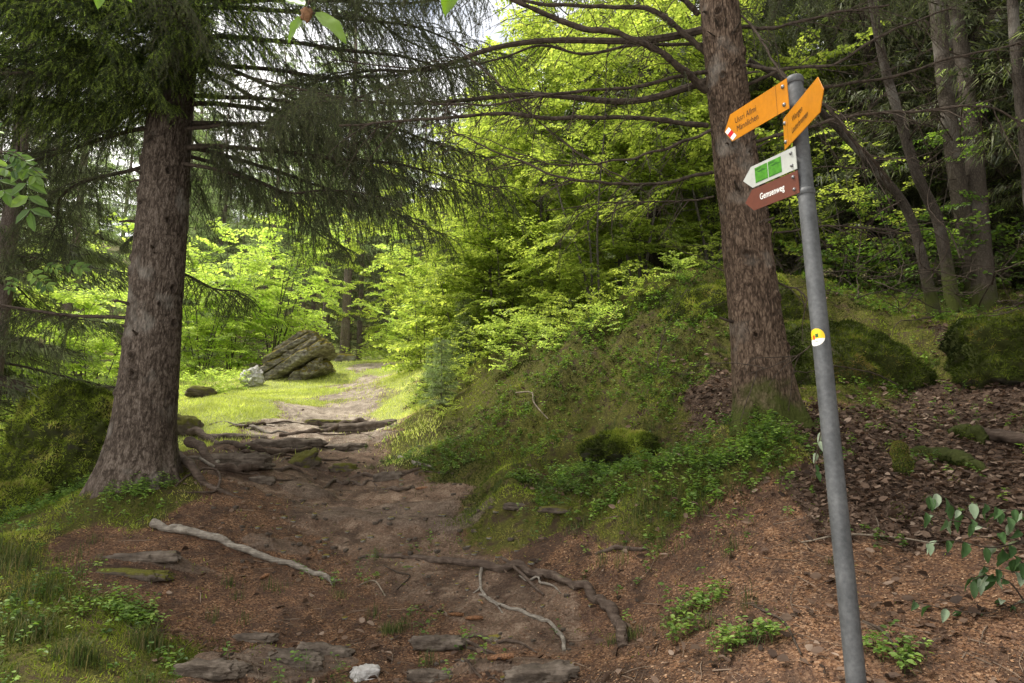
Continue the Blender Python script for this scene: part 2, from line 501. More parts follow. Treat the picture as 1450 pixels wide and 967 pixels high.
# ------------------------------------------------------------------ materials in use
M = {}
M['bark_left'] = bark_mat('bark of left spruce', (.026, .019, .014), (.080, .060, .046), (.165, .132, .108), moss=False)
M['bark_right'] = bark_mat('bark of right spruce', (.027, .018, .012), (.084, .056, .038), (.175, .124, .088), moss=True, scale=.8, mossz=.75)
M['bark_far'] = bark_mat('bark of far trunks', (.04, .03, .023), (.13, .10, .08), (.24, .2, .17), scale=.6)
M['bark_pale'] = bark_mat('grey lichened bark', (.022, .017, .013), (.065, .052, .040), (.135, .115, .092), moss=True, scale=.7, mossz=.9, crackw=.5)
M['bark_dark'] = bark_mat('dark trunk bark', (.018, .014, .011), (.045, .036, .028), (.09, .075, .06), moss=True, scale=.7, mossz=1.2)  # dark brown bark, deeper in tone than the far trunks
M['bark_beech'] = bark_mat('smooth grey bark', (.04, .035, .028), (.085, .075, .06), (.16, .145, .12), scale=.6, crackw=.12)
M['twig'] = plain_mat('dead twig bark', (.06, .046, .035), .9, .1, var=.5, scale=25)
M['twig_pale'] = plain_mat('pale dry twig', (.2, .165, .125), .85, .1, var=.4, scale=25)
M['root'] = rock_mat('worn root wood', (.035, .024, .018), (.085, .06, .045), (.17, .13, .10), mossamt=.02, strat=14, scale=2.2)
M['root_grey'] = rock_mat('weathered bare wood', (.09, .075, .06), (.22, .19, .155), (.40, .36, .30), mossamt=-.1, strat=16, scale=2.6)
M['needle'] = leaf_mat('spruce needles', [(0, (.032, .042, .018)), (.5, (.082, .098, .042)), (.85, (.15, .165, .065)), (1, (.28, .36, .07))],
                       (1.3, 1.5, .7), .28, .5, .3, 1.5, .35)
M['needle_grey'] = leaf_mat('grey-green spruce needles', [(0, (.07, .078, .042)), (.5, (.13, .145, .07)), (1, (.23, .26, .12))],
                       (1.2, 1.4, .8), .3, .6, .2, 1.0, .4)
M['needle_hazed'] = leaf_mat('far spruce needles with painted haze', [(0, (.15, .19, .09)), (.5, (.29, .35, .16)), (1, (.5, .56, .26))],  # paled well beyond the near needles to stand in for distant haze
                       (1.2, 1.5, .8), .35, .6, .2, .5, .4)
M['beech'] = leaf_mat('fresh beech leaves', [(0, (.11, .16, .035)), (.5, (.235, .305, .070)), (1, (.43, .50, .13))],
                       (1.85, 1.8, 1.0), .62, .5, .3, .9, .3)
M['hazel'] = leaf_mat('hazel leaves', [(0, (.20, .27, .08)), (.5, (.36, .45, .13)), (1, (.56, .62, .22))],
                       (1.9, 2.0, 1.0), .5, .45, .3, .8, .35)
M['herb'] = leaf_mat('herb leaves', [(0, (.045, .09, .022)), (.5, (.13, .21, .045)), (.85, (.24, .34, .075)), (1, (.34, .45, .13))],
                       (1.7, 1.9, .8), .35, .5, .3, 1.3, .4)
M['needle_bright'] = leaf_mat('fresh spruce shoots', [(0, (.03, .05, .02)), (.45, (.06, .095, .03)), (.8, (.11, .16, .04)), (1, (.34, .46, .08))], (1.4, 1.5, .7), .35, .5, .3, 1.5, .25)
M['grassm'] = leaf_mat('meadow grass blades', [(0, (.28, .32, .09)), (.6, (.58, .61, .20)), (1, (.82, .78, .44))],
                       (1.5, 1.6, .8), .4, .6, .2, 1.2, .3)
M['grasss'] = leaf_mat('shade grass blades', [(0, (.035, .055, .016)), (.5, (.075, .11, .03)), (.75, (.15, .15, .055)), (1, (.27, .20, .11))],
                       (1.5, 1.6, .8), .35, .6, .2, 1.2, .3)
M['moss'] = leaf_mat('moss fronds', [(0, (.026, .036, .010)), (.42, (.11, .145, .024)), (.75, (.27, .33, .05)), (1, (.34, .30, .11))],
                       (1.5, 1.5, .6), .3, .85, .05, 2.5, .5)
M['moss_dark'] = leaf_mat('moss fronds with painted shade', [(0, (.012, .018, .005)), (.5, (.058, .08, .014)), (.8, (.14, .175, .028)), (1, (.18, .14, .05))],  # darker copy of the moss, with shade put into its colour
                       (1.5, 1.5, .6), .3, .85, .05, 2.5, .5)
M['deadleaf'] = leaf_mat('dead leaves', [(0, (.030, .018, .012)), (.4, (.088, .055, .037)), (.8, (.165, .110, .076)), (1, (.27, .20, .15))],
                       (1.3, 1.1, .9), .15, .7, .2, 1.5, .3)
M['fleck'] = leaf_mat('fallen needles and bark flakes', [(0, (.032, .018, .011)), (.35, (.112, .055, .028)), (.75, (.23, .122, .062)), (1, (.38, .25, .155))],
                       (1, 1, 1), .05, .85, .1, 2.0, .25)

def ground_mat():
    m, nt, N = new_mat('forest ground')
    co = objco(nt)
    z = attr_(nt, 'zone'); sp = N('ShaderNodeSeparateColor'); L_(nt, z.outputs['Color'], sp.inputs[0])
    md = attr_(nt, 'mead').outputs['Fac']
    big = noise_(nt, co, 1.1, 4); mid = noise_(nt, co, 7, 5, .6); fine = noise_(nt, co, 55, 4, .7); vf = noise_(nt, co, 160, 3, .7)
    vo = N('ShaderNodeTexVoronoi'); vo.inputs['Scale'].default_value = 95; L_(nt, co, vo.inputs['Vector'])
    vsep = N('ShaderNodeSeparateColor'); L_(nt, vo.outputs['Color'], vsep.inputs[0])
    need = ramp(nt, vsep.outputs[0], [(0, (.036, .021, .014)), (.35, (.115, .058, .031)), (.7, (.21, .112, .058)), (1, (.33, .205, .125))])
    need = mixc(nt, maprange(nt, mid, .35, .7), need, ramp(nt, fine, [(.3, (.03, .018, .013)), (.7, (.10, .062, .045))]))
    path = ramp(nt, math_(nt, 'ADD', math_(nt, 'MULTIPLY', mid, .5), math_(nt, 'MULTIPLY', fine, .5)), [(.36, (.05, .032, .021)), (.5, (.132, .088, .06)), (.64, (.27, .20, .145))])
    path = mixc(nt, maprange(nt, vsep.outputs[1], .72, .9, 0, .55), path, (.13, .07, .045))
    moss = ramp(nt, fine, [(.3, (.024, .024, .007)), (.5, (.065, .065, .014)), (.7, (.14, .13, .028))])
    moss = mixc(nt, maprange(nt, mid, .52, .66), moss, (.05, .034, .02))
    lit = ramp(nt, vsep.outputs[2], [(0, (.024, .015, .010)), (.5, (.065, .041, .028)), (1, (.13, .09, .065))])
    mead = ramp(nt, fine, [(.3, (.12, .15, .045)), (.55, (.29, .32, .10)), (.75, (.46, .45, .2))])
    rk = attr_(nt, 'rock').outputs['Fac']
    st = noise_(nt, co, 9, 6, .65, .5, (.6, 2.6, 1))
    rock = ramp(nt, math_(nt, 'ADD', math_(nt, 'MULTIPLY', st, .6), math_(nt, 'MULTIPLY', fine, .4)), [(.34, (.038, .026, .018)), (.5, (.125, .092, .069)), (.66, (.25, .20, .155))])
    soil = ramp(nt, fine, [(.3, (.022, .014, .010)), (.7, (.075, .048, .034))])
    need = mixc(nt, maprange(nt, noise_(nt, co, 2.3, 6, .65), .5, .62, 0, .8), need, soil)
    path = mixc(nt, maprange(nt, noise_(nt, co, 3.1, 6, .65), .48, .6, 0, .75), path, soil)
    c = need
    n01 = math_(nt, 'ADD', math_(nt, 'MULTIPLY', math_(nt, 'SUBTRACT', fine, .5), .6), math_(nt, 'MULTIPLY', math_(nt, 'SUBTRACT', noise_(nt, co, 4.5, 6, .65), .5), 1.3))
    def w(ch):
        return maprange(nt, math_(nt, 'ADD', ch, n01), .35, .62)
    c = mixc(nt, w(sp.outputs[0]), c, path)
    c = mixc(nt, w(sp.outputs[2]), c, lit)
    c = mixc(nt, w(sp.outputs[1]), c, moss)
    c = mixc(nt, w(md), c, mead)
    c = mixc(nt, maprange(nt, math_(nt, 'ADD', rk, n01), .45, .6, 0, .65), c, rock)
    c = mixc(nt, maprange(nt, math_(nt, 'ADD', attr_(nt, 'dry').outputs['Fac'], n01), .3, .8, 0, .9), c, ramp(nt, math_(nt, 'ADD', math_(nt, 'MULTIPLY', mid, .5), math_(nt, 'MULTIPLY', fine, .5)), [(.36, (.11, .085, .065)), (.5, (.29, .24, .19)), (.62, (.5, .43, .35))]))  # far stretch of the path lightened in colour to look sunlit
    hsv = N('ShaderNodeHueSaturation'); L_(nt, c, hsv.inputs['Color']); L_(nt, maprange(nt, big, .3, .7, .75, 1.25), hsv.inputs['Value'])
    hgt = math_(nt, 'ADD', math_(nt, 'MULTIPLY', fine, .6), math_(nt, 'ADD', math_(nt, 'MULTIPLY', vf, .25), math_(nt, 'MULTIPLY', vo.outputs['Distance'], .3)))
    finish(nt, hsv.outputs[0], .92, .12, hgt, .9, .02)
    return m
M['ground'] = ground_mat()

# ------------------------------------------------------------------ world and sun
SUN_EL, SUN_AZ = math.radians(60), math.radians(-78)      # azimuth measured from +Y towards +X
w = bpy.data.worlds.new('World'); scene.world = w; w.use_nodes = True
nt = w.node_tree; nt.nodes.clear(); N = nt.nodes.new
sky = N('ShaderNodeTexSky'); sky.sky_type = 'NISHITA'; sky.sun_disc = False
sky.sun_elevation = SUN_EL; sky.sun_rotation = SUN_AZ
sky.dust_density = 2.5; sky.air_density = 1.0
tc = N('ShaderNodeTexCoord'); mp = N('ShaderNodeMapping'); mp.inputs['Scale'].default_value = (1, 1, 2.2)
nt.links.new(tc.outputs['Generated'], mp.inputs[0])
cn = N('ShaderNodeTexNoise'); cn.inputs['Scale'].default_value = 2.6; cn.inputs['Detail'].default_value = 5
nt.links.new(mp.outputs[0], cn.inputs['Vector'])
mr = N('ShaderNodeMapRange'); mr.inputs[1].default_value = .30; mr.inputs[2].default_value = .58; nt.links.new(cn.outputs['Fac'], mr.inputs[0])
mx = N('ShaderNodeMix'); mx.data_type = 'RGBA'; nt.links.new(mr.outputs[0], mx.inputs[0])
nt.links.new(sky.outputs[0], mx.inputs[6]); mx.inputs[7].default_value = (20.5, 20.0, 19.2, 1)
bg = N('ShaderNodeBackground'); bg.inputs['Strength'].default_value = SKY_STR if 'SKY_STR' in globals() else .145
nt.links.new(mx.outputs[2], bg.inputs[0])
wo = N('ShaderNodeOutputWorld'); nt.links.new(bg.outputs[0], wo.inputs[0])
sd = bpy.data.lights.new('sun', 'SUN'); sd.energy = 5.0; sd.angle = math.radians(6); sd.color = (1, .95, .86)
so = bpy.data.objects.new('sun', sd); COL.objects.link(so)
dv = Vector((math.sin(SUN_AZ) * math.cos(SUN_EL), math.cos(SUN_AZ) * math.cos(SUN_EL), math.sin(SUN_EL)))
so.rotation_euler = dv.to_track_quat('Z', 'Y').to_euler(); so.location = dv * 50

# ------------------------------------------------------------------ the ground, one sheet
def build_ground():
    na, nr = 900, 760
    ang = np.radians(np.linspace(-82, 82, na)); 
    rad = np.concatenate([np.geomspace(2.0, 40, nr - 60, endpoint=False), np.geomspace(40, 420, 60)])
    O = np.array([0, -2.6])
    X = O[0] + np.sin(ang)[None] * rad[:, None]; Y = O[1] + np.cos(ang)[None] * rad[:, None]
    x = X.ravel(); y = Y.ravel()
    z = np.zeros_like(x); Wz = np.zeros((len(x), 5))
    for s in range(0, len(x), 120000):
        e = min(len(x), s + 120000)
        xs, ys = x[s:e], y[s:e]
        r = np.hypot(xs, ys); k = np.minimum(1, 120.0 / r)          # the terrain levels out far away
        z[s:e] = H(xs * k, ys * k); Wz[s:e] = zones(xs, ys)
    V = np.stack([x, y, z], 1)
    i = np.arange(nr - 1)[:, None] * na; j = np.arange(na - 1)[None]
    Fq = np.stack([i + j, i + j + 1, i + na + j + 1, i + na + j], -1).reshape(-1, 4)
    # reach round behind the camera with a coarse skirt
    mb = MB(); mb.add(V, Fq)
    me = mb.mesh('ground', M['ground'])
    ca = me.attributes.new('zone', 'FLOAT_COLOR', 'POINT')
    c = np.stack([Wz[:, 1], Wz[:, 2], Wz[:, 3], np.ones(len(x))], 1).astype(np.float32)
    ca.data.foreach_set('color', c.ravel())
    ra = me.attributes.new('rock', 'FLOAT', 'POINT'); ra.data.foreach_set('value', rockmask(x, y)[0].astype(np.float32))
    sun_path = me.attributes.new('dry', 'FLOAT', 'POINT'); sun_path.data.foreach_set('value', (Wz[:, 1] * smooth(8.5, 12, y)).astype(np.float32))  # mask for sunlight painted on the far path, not for dryness
    a = me.attributes.new('mead', 'FLOAT', 'POINT'); a.data.foreach_set('value', Wz[:, 4].astype(np.float32))
    o = ob('ground', me); o['kind'] = 'structure'; o['label'] = 'forest floor of brown needles, worn path, moss and meadow'
    return o
build_ground()
# ------------------------------------------------------------------ the signpost
def mat4(R, t):
    m = np.eye(4); m[:3, :3] = R; m[:3, 3] = t; return m

def text_mesh(body, size, mat, name, parent, loc, rotm, xs=.72, align='CENTER', bold=0.0):
    cu = bpy.data.curves.new(name, 'FONT'); cu.body = body; cu.size = size; cu.align_x = align; cu.align_y = 'CENTER'
    cu.offset = bold; cu.space_character = 1.02; cu.resolution_u = 4
    to = bpy.data.objects.new(name, cu); COL.objects.link(to)
    dg = bpy.context.evaluated_depsgraph_get(); dg.update()
    me = bpy.data.meshes.new_from_object(to.evaluated_get(dg))
    COL.objects.unlink(to); bpy.data.objects.remove(to)
    me.materials.clear(); me.materials.append(mat)
    for v in me.vertices: v.co.x *= xs
    o = ob(name, me, parent)
    o.matrix_local = Matrix(mat4(rotm, loc).tolist())
    return o

def prism(mb, outline, y0, y1, m=0):
    """outline [(x,z)] convex, extruded in y"""
    n = len(outline)
    A = np.array([(x, y0, z) for x, z in outline]); B = np.array([(x, y1, z) for x, z in outline])
    mb.add(A, [list(range(n))], 0, m) if n == 4 else mb.add(np.vstack([A, A.mean(0)]), [(i, (i + 1) % n, n) for i in range(n)], 0, m)
    mb.add(B, [list(range(n))[::-1]], 0, m) if n == 4 else mb.add(np.vstack([B, B.mean(0)]), [((i + 1) % n, i, n) for i in range(n)], 0, m)
    V = np.vstack([A, B])
    mb.add(V, [(i, (i + n), (i + 1) % n + n, (i + 1) % n) for i in range(n)], 0, m)

def galv():
    m, nt, N = new_mat('galvanised steel')
    co = objco(nt)
    n = noise_(nt, co, 12, 4, .6, 0, (1, 1, .6)); n2 = noise_(nt, co, 70, 3, .6)
    vo = N('ShaderNodeTexVoronoi'); vo.inputs['Scale'].default_value = 55; L_(nt, co, vo.inputs['Vector'])
    f = math_(nt, 'ADD', math_(nt, 'MULTIPLY', n, .6), math_(nt, 'MULTIPLY', n2, .4))
    c = ramp(nt, f, [(.3, (.045, .047, .048)), (.5, (.098, .100, .101)), (.72, (.165, .167, .168))])
    c = mixc(nt, maprange(nt, vo.outputs['Distance'], .2, .7, 0, .22), c, (.07, .073, .076))
    finish(nt, c, ramp(nt, n, [(.3, (.5,) * 3), (.7, (.68,) * 3)]), .4, n2, .12, .004, metal=.35)
    return m
M['steel'] = galv()
M['bolt'] = plain_mat('bolt steel', (.2, .2, .2), .4, .5, metal=.7)
def paint(name, col, rough=.35):
    m, nt, N = new_mat(name); co = objco(nt)
    n = noise_(nt, co, 9, 5, .6); n2 = noise_(nt, co, 60, 3)
    c = ramp(nt, math_(nt, 'ADD', math_(nt, 'MULTIPLY', n, .7), math_(nt, 'MULTIPLY', n2, .3)), [(.3, tuple(x * .74 for x in col)), (.55, col), (.8, tuple(min(1, x * 1.08) for x in col))])
    finish(nt, c, rough, .45, n2, .03, .002)
    return m
M['yellow'] = paint('yellow sign paint', (.50, .185, .006), .3)
M['white'] = paint('white sign paint', (.42, .43, .39), .4)
M['brown'] = paint('brown sign paint', (.12, .03, .013), .45)
M['black'] = plain_mat('black lettering', (.012, .011, .01), .5)
M['whitetxt'] = plain_mat('white lettering', (.75, .74, .7), .5, var=.03)
M['red'] = plain_mat('red marking', (.5, .012, .02), .45)
M['green_print'] = plain_mat('green print', (.055, .22, .012), .45, var=.25, scale=60)
M['green_dark'] = plain_mat('dark green print', (.02, .10, .01), .5)
M['stick_yellow'] = plain_mat('sticker yellow', (.75, .52, .02), .4, var=.05)

PB = camz(725 + 485, 941, 2.15); PT = camz(725 + 400, 112, 2.70)
ax = nrm(PT - PB)
zfoot = PB + ax * ((hz(PB[0], PB[1]) - .05 - PB[2]) / ax[2])
post = thing('signpost', 'grey galvanised steel signpost carrying four arrow signs beside the path', 'signpost', zfoot)
def rel(p): return np.asarray(p) - zfoot
mb = MB()
LEN = np.linalg.norm(PT - zfoot)
tt = np.linspace(0, 1, 60)
PR = .0302
tube(mb, [rel(zfoot + ax * LEN * t) for t in tt], PR, 40, .5)
ob('pole', (mb, M['steel']), post)
mb = MB()
tube(mb, [rel(PT + ax * d) for d in (-.028, -.0275, -.001, .004, .007)], [PR + .0002, PR + .0035, PR + .0035, PR + .001, PR * .5], 40, .5)
ob('pole_cap', (mb, M['steel']), post)
# clamp band below the signs
mb = MB()
pc = PB + ax * (np.dot(camz(725 + 409, 273, 2.57) - PB, ax))
tube(mb, [rel(pc + ax * d) for d in (-.013, -.012, .012, .013)], [PR, PR + .003, PR + .003, PR], 40, .5)
ob('clamp', (mb, M['steel']), post)

def sign(name, anchor, heading_deg, length, height, mat, tip, label, groove=None, roll=0.0):
    """anchor: world point at mid height of the sign's pole end; heading: azimuth from +Y towards +X"""
    hd = math.radians(heading_deg)
    d = np.array([math.sin(hd), math.cos(hd), 0.0])
    up = ax - d * np.dot(ax, d); up = nrm(up)
    up = nrm(.35 * up + .65 * np.array([0, 0, 1.0]) ); d = nrm(d - up * np.dot(up, d))
    nn = np.cross(d, up)                      # face direction
    tocam = np.array([0, 0, CAMZ]) - anchor
    if np.dot(nn, tocam) < 0: face = 1
    else: face = -1
    # local frame: x along the sign, y away from the viewer, z up
    R = np.stack([d, nn if face == 1 else -nn, up], 1)
    # keep a right-handed frame (x, y, z) by mirroring x where needed
    hh = height / 2
    mb = MB()
    out = [(0, -hh), (length - tip, -hh), (length, 0), (length - tip, hh), (0, hh)]
    prism(mb, out, -.0015, .0015)
    root = ob(name, (mb, mat, False), post)
    Mx = mat4(R, rel(anchor))
    root.matrix_local = Matrix(Mx.tolist()) if np.linalg.det(R) > 0 else Matrix(Mx.tolist())
    root['label'] = label
    return root, R, np.linalg.det(R) > 0

def text_rot(flipx):
    # glyph x,y -> sign x,z (viewer looks along +y); when the arrow points left the reading direction is -x
    if flipx: return np.array([[-1, 0, 0], [0, 0, -1.0], [0, 1, 0]]).astype(float)
    return np.array([[1, 0, 0], [0, 0, -1.0], [0, 1, 0]]).astype(float)

def bolt(parent, x, z, r=.0065):
    mb = MB(); 
    tube(mb, [(x, -.0015, z), (x, -.004, z), (x, -.0065, z), (x, -.0085, z)], [r * 1.25, r * 1.25, r, r * .45], 12, .5)
    return ob('bolt', (mb, M['bolt']), parent)

# sign frames: det<0 would mirror, so build with y toward the viewer's far side and choose x sign
def make_sign(name, uv_top, uv_bot, Z, heading, length, mat, tip, label, offs=0.0):
    a = camz(*uv_top, Z); b = camz(*uv_bot, Z)
    mid = (a + b) / 2; height = np.linalg.norm(a - b)
    hd = math.radians(heading)
    d = np.array([math.sin(hd), math.cos(hd), 0.0])
    up = nrm(a - b); up = nrm(.5 * up + .5 * nrm(np.array([0, 0, 1.]))); d = nrm(d - up * np.dot(d, up))
    tocam = nrm(np.array([0, 0, CAMZ]) - (mid + d * length / 2))
    n = np.cross(d, up)
    if np.dot(n, tocam) > 0: n = n            # n towards the viewer
    left = np.dot(np.cross(d, up), tocam) < 0   # arrow points to the viewer's left
    if left: n = -n
    X = -d if left else d                      # reading direction
    # local axes: x reading direction, y away from viewer, z up  (right handed)
    Rm = np.stack([X, -n, up], 1)
    if np.linalg.det(Rm) < 0: print('sign frame', name, 'is left handed')
    s = -1 if left else 1
    hh = height / 2
    mb = MB()
    out = [(0, -hh), (s * (length - tip), -hh), (s * length, 0), (s * (length - tip), hh), (0, hh)]
    if left: out = out[::-1]
    prism(mb, out, -.0015, .0015)
    o = ob(name, (mb, mat, False), post)
    o.matrix_local = Matrix(mat4(Rm, rel(mid)).tolist())
    o['label'] = label
    return o, s, hh

TR = np.array([[1, 0, 0], [0, 0, -1.0], [0, 1, 0]]).astype(float)
def rect(mb, x0, x1, z0, z1, y=-.0022, m=0):
    mb.add([(x0, y, z0), (x1, y, z0), (x1, y, z1), (x0, y, z1)], [(0, 1, 2, 3)], 0, m)

o, s, hh = make_sign('direction_sign', (1114, 110), (1118, 154), 2.62, -19.5, .385, M['yellow'], .045, 'yellow arrow sign pointing away up the path')
text_mesh('Ussri Allmi', .037, M['black'], 'lettering', o, (-.245, -.0024, .018), TR, .80)
text_mesh('M\u00e4nnlichen', .037, M['black'], 'lettering', o, (-.236, -.0024, -.020), TR, .80)
mb = MB(); rect(mb, -.062, -.0605, -hh, hh); ob('groove', (mb, M['black'], False), o)
for z in (.6, -.6): bolt(o, -.022, z * hh)
tipx = -.385; t0 = -.385 + .045
mb = MB(); mb.add([(t0 + .012, -.0023, -hh + .002), (tipx + .002, -.0023, -.001), (t0 - .012, -.0023, .0), (t0 + .012, -.0023, -.008)], [(0, 1, 2, 3)]) 
def tipstripe(a0, a1, mat, nm):
    # band between two fractions of the lower tip edge
    A = np.array([t0 + .006, -hh + .0015]); B = np.array([tipx + .003, -.001])      # lower sloping edge
    C = np.array([t0 + .006, .006]) ; 
    p0 = A + (B - A) * a0; p1 = A + (B - A) * a1
    q0 = p0 + np.array([.026, .012]) * (1); q1 = p1 + np.array([.026, .012])
    mb = MB(); mb.add([(p0[0], -.0024, p0[1]), (q0[0], -.0024, q0[1]), (q1[0], -.0024, q1[1]), (p1[0], -.0024, p1[1])], [(0, 1, 2, 3)])
    ob(nm, (mb, mat, False), o)
tipstripe(.02, .32, M['whitetxt'], 'white_stripe'); tipstripe(.32, .66, M['red'], 'red_stripe'); tipstripe(.66, .97, M['whitetxt'], 'white_stripe')

o, s, hh = make_sign('direction_sign', (1109.5, 168), (1111.5, 213), 2.66, 183.5, .39, M['yellow'], .04, 'yellow arrow sign seen at a steep angle, pointing back down the path')
text_mesh('Wengen', .036, M['black'], 'lettering', o, (.15, -.0024, .019), TR, .85)
text_mesh('Lauterbrunnen', .036, M['black'], 'lettering', o, (.17, -.0024, -.021), TR, .74)
mb = MB(); rect(mb, .045, .0465, -hh, hh); ob('groove', (mb, M['black'], False), o)
for z in (.6, -.6): bolt(o, .02, z * hh)

o, s, hh = make_sign('small_sign', (1126, 206.5), (1129.3, 239), 2.57, -22.5, .285, M['white'], .05, 'white arrow sign with two green squares')
for x0 in (-.142, -.215):
    mb = MB(); rect(mb, x0, x0 + .069, -hh * .72, hh * .72)
    g = ob('green_square', (mb, M['green_print'], False), o)
    for (fx0, fx1, fz) in ((.06, .55, .78), (.06, .42, .66), (.2, .8, .38), (.3, .9, .3), (.06, .96, -.93), (.5, .7, .5)):
        mb = MB(); rect(mb, x0 + fx0 * .069, x0 + fx1 * .069, fz * hh * .72 - .0012, fz * hh * .72 + .0012, -.0026)
        ob('small_print', (mb, M['green_dark'], False), g)
for z in (.55, -.55): bolt(o, -.022, z * hh, .0055)
o, s, hh = make_sign('small_sign', (1129.3, 240.5), (1133, 273), 2.56, -22.5, .285, M['brown'], .045, 'brown arrow sign with white lettering')
text_mesh('Gemsenweg', .036, M['whitetxt'], 'lettering', o, (-.135, -.0024, .0), TR, .72, bold=.0006)
for z in (.55, -.55): bolt(o, -.022, z * hh, .0055)

# round sticker wrapped on the pole
def sticker():
    c = PB + ax * np.dot(camz(1157.5, 482, 2.45) - PB, ax)
    tocam = nrm(np.array([0, 0, CAMZ]) - c); tocam = nrm(tocam - ax * np.dot(tocam, ax))
    side = np.cross(ax, tocam)              # to the viewer's right
    a0 = math.radians(-34)
    def pt(x, y, lift=.0004):
        th = a0 + x / PR
        return rel(c + ax * y + (tocam * math.cos(th) + side * math.sin(th)) * (PR + lift))
    def disc(r, ymin, ymax, mat, nm, par, lift, cx=0, cy=0, n=24):
        mb = MB(); ys = np.linspace(max(-r, ymin), min(r, ymax), n); V = []; k = 9
        for yy in ys:
            hw = math.sqrt(max(r * r - yy * yy, 0))
            V += [pt(cx + hw * q, cy + yy, lift) for q in np.linspace(-1, 1, k)]
        Fq = [(i * k + j, i * k + j + 1, (i + 1) * k + j + 1, (i + 1) * k + j) for i in range(n - 1) for j in range(k - 1)]
        mb.add(V, Fq); return ob(nm, (mb, mat), par)
    def patch(x0, x1, y0, y1, mat, nm, par):
        mb = MB(); V = [pt(x, y, .001) for y in (y0, y1) for x in np.linspace(x0, x1, 6)]
        mb.add(V, [(j, j + 1, 7 + j, 6 + j) for j in range(5)]); return ob(nm, (mb, mat), par)
    st = disc(.032, -.032, .032, M['stick_yellow'], 'sticker', post, .0004)
    st['label'] = 'round yellow and white sticker'
    disc(.0318, -.032, -.006, M['whitetxt'], 'white_field', st, .0007)
    patch(.0, .010, -.001, .012, M['green_dark'], 'printed_square', st)
    patch(-.010, -.003, -.008, .008, M['red'], 'printed_figure', st)
    patch(-.004, .008, -.017, -.0155, M['green_dark'], 'printed_line', st)
sticker()

# ------------------------------------------------------------------ big trunks
def trunk_mesh(name, line, rad, mat, nz=700, na=220, seed=0, flare=None, knots=(), plate=.007):
    """line: control points (k,3) relative to base; rad: function of height -> radius; flare: lobes at the foot"""
    P = catmull(line, nz)
    z = P[:, 2]
    T = nrm(np.gradient(P, axis=0)); A = nrm(np.cross(T, [0, 1, 0.])); B = np.cross(A, T)
    A = -A
    th = np.arange(na) / na * 2 * PI
    TH, Z = np.meshgrid(th, z)
    R = rad(Z)
    cx, sx = np.cos(TH), np.sin(TH)
    if flare is not None:
        for (ang, amt, wid, hgt) in flare:
            dd = np.angle(np.exp(1j * (TH - math.radians(ang))))
            R = R + amt * np.exp(-(dd / wid) ** 2) * np.exp(-np.maximum(Z, -.3) / hgt)
    ux, uy = cx * .3, sx * .3
    big = fbm(ux * 4 + seed, uy * 4, Z * 1.1, 3)
    # bark plates: narrow vertical scales
    wx = fbm(ux * 9 + seed, uy * 9, Z * 5, 2)
    pl = ridge(ux * 36 + wx * .8 + seed, uy * 36 + wx * .8, Z * 13 + wx, 2)
    fine = fbm(ux * 70 + seed, uy * 70, Z * 34, 2)
    rings = fbm(0 * TH + 3.3 + .25 * cx, .25 * sx, Z * 3.2 + seed, 3)
    dsp = .018 * big - plate * 1.1 * smooth(.72, .97, pl) + .004 * fine + .010 * rings
    v = .8 - .7 * smooth(.55, .95, pl) + .7 * fine + .25 * rings - .1
    for (ang, zz, r0) in knots:
        dd = np.angle(np.exp(1j * (TH - math.radians(ang)))) * rad(np.array(zz))
        q = np.hypot(dd, (Z - zz) * .8) / r0
        dsp = dsp + .022 * np.exp(-(q - 1) ** 2 * 5) - .02 * np.exp(-(q * 1.6) ** 2)
        v = v - 1.3 * np.exp(-(q / .75) ** 2)
    R = R + dsp
    V = P[:, None] + A[:, None] * (cx * R)[..., None] + B[:, None] * (sx * R)[..., None]
    i = np.arange(nz - 1)[:, None] * na; j = np.arange(na)[None]; jn = (j + 1) % na
    Fq = np.stack([i + j, i + jn, i + na + jn, i + na + j], -1).reshape(-1, 4)
    mb = MB(); mb.add(V.reshape(-1, 3), Fq, np.clip(v, 0, 1).ravel())
    return mb.mesh(name, mat), P

rk = np.random.RandomState(11)
# left spruce
LT = at(196, 684, 6.6); LT[2] = hz(LT[0], LT[1]) - .22
lp = [(0, 0, 0)]
for (u, v) in ((205, 600), (214, 500), (222, 400), (231, 290), (238, 200), (250, 60)):
    p = at(u, v, 6.6) - LT; lp.append(tuple(p))
top = np.array(lp[-1]); dirn = nrm(top - np.array(lp[2]))
for k in (3, 6, 9, 12): lp.append(tuple(top + dirn * k))
left_spruce = thing('spruce_tree', 'massive spruce with thick reddish grey trunk standing left of the path', 'tree', LT)
def radL(z):
    z = np.asarray(z, float)
    return np.interp(z, [-.3, 0, .35, .8, 1.5, 2.2, 3.3, 5, 8, 16], [.40, .35, .30, .27, .25, .242, .228, .21, .16, .04])
kn = [(rk.uniform(190, 350), z, rk.uniform(.02, .04)) for z in np.arange(1.0, 5, .17)]
me, LPTS = trunk_mesh('trunk', lp, radL, M['bark_left'], seed=2, knots=kn,
    flare=[(196, .16, .30, .34), (240, .10, .2, .25), (275, .05, .16, .2), (318, .16, .24, .25), (352, .30, .2, .17), (60, .3, .4, .3), (130, .2, .4, .3)])
ob('trunk', me, left_spruce)
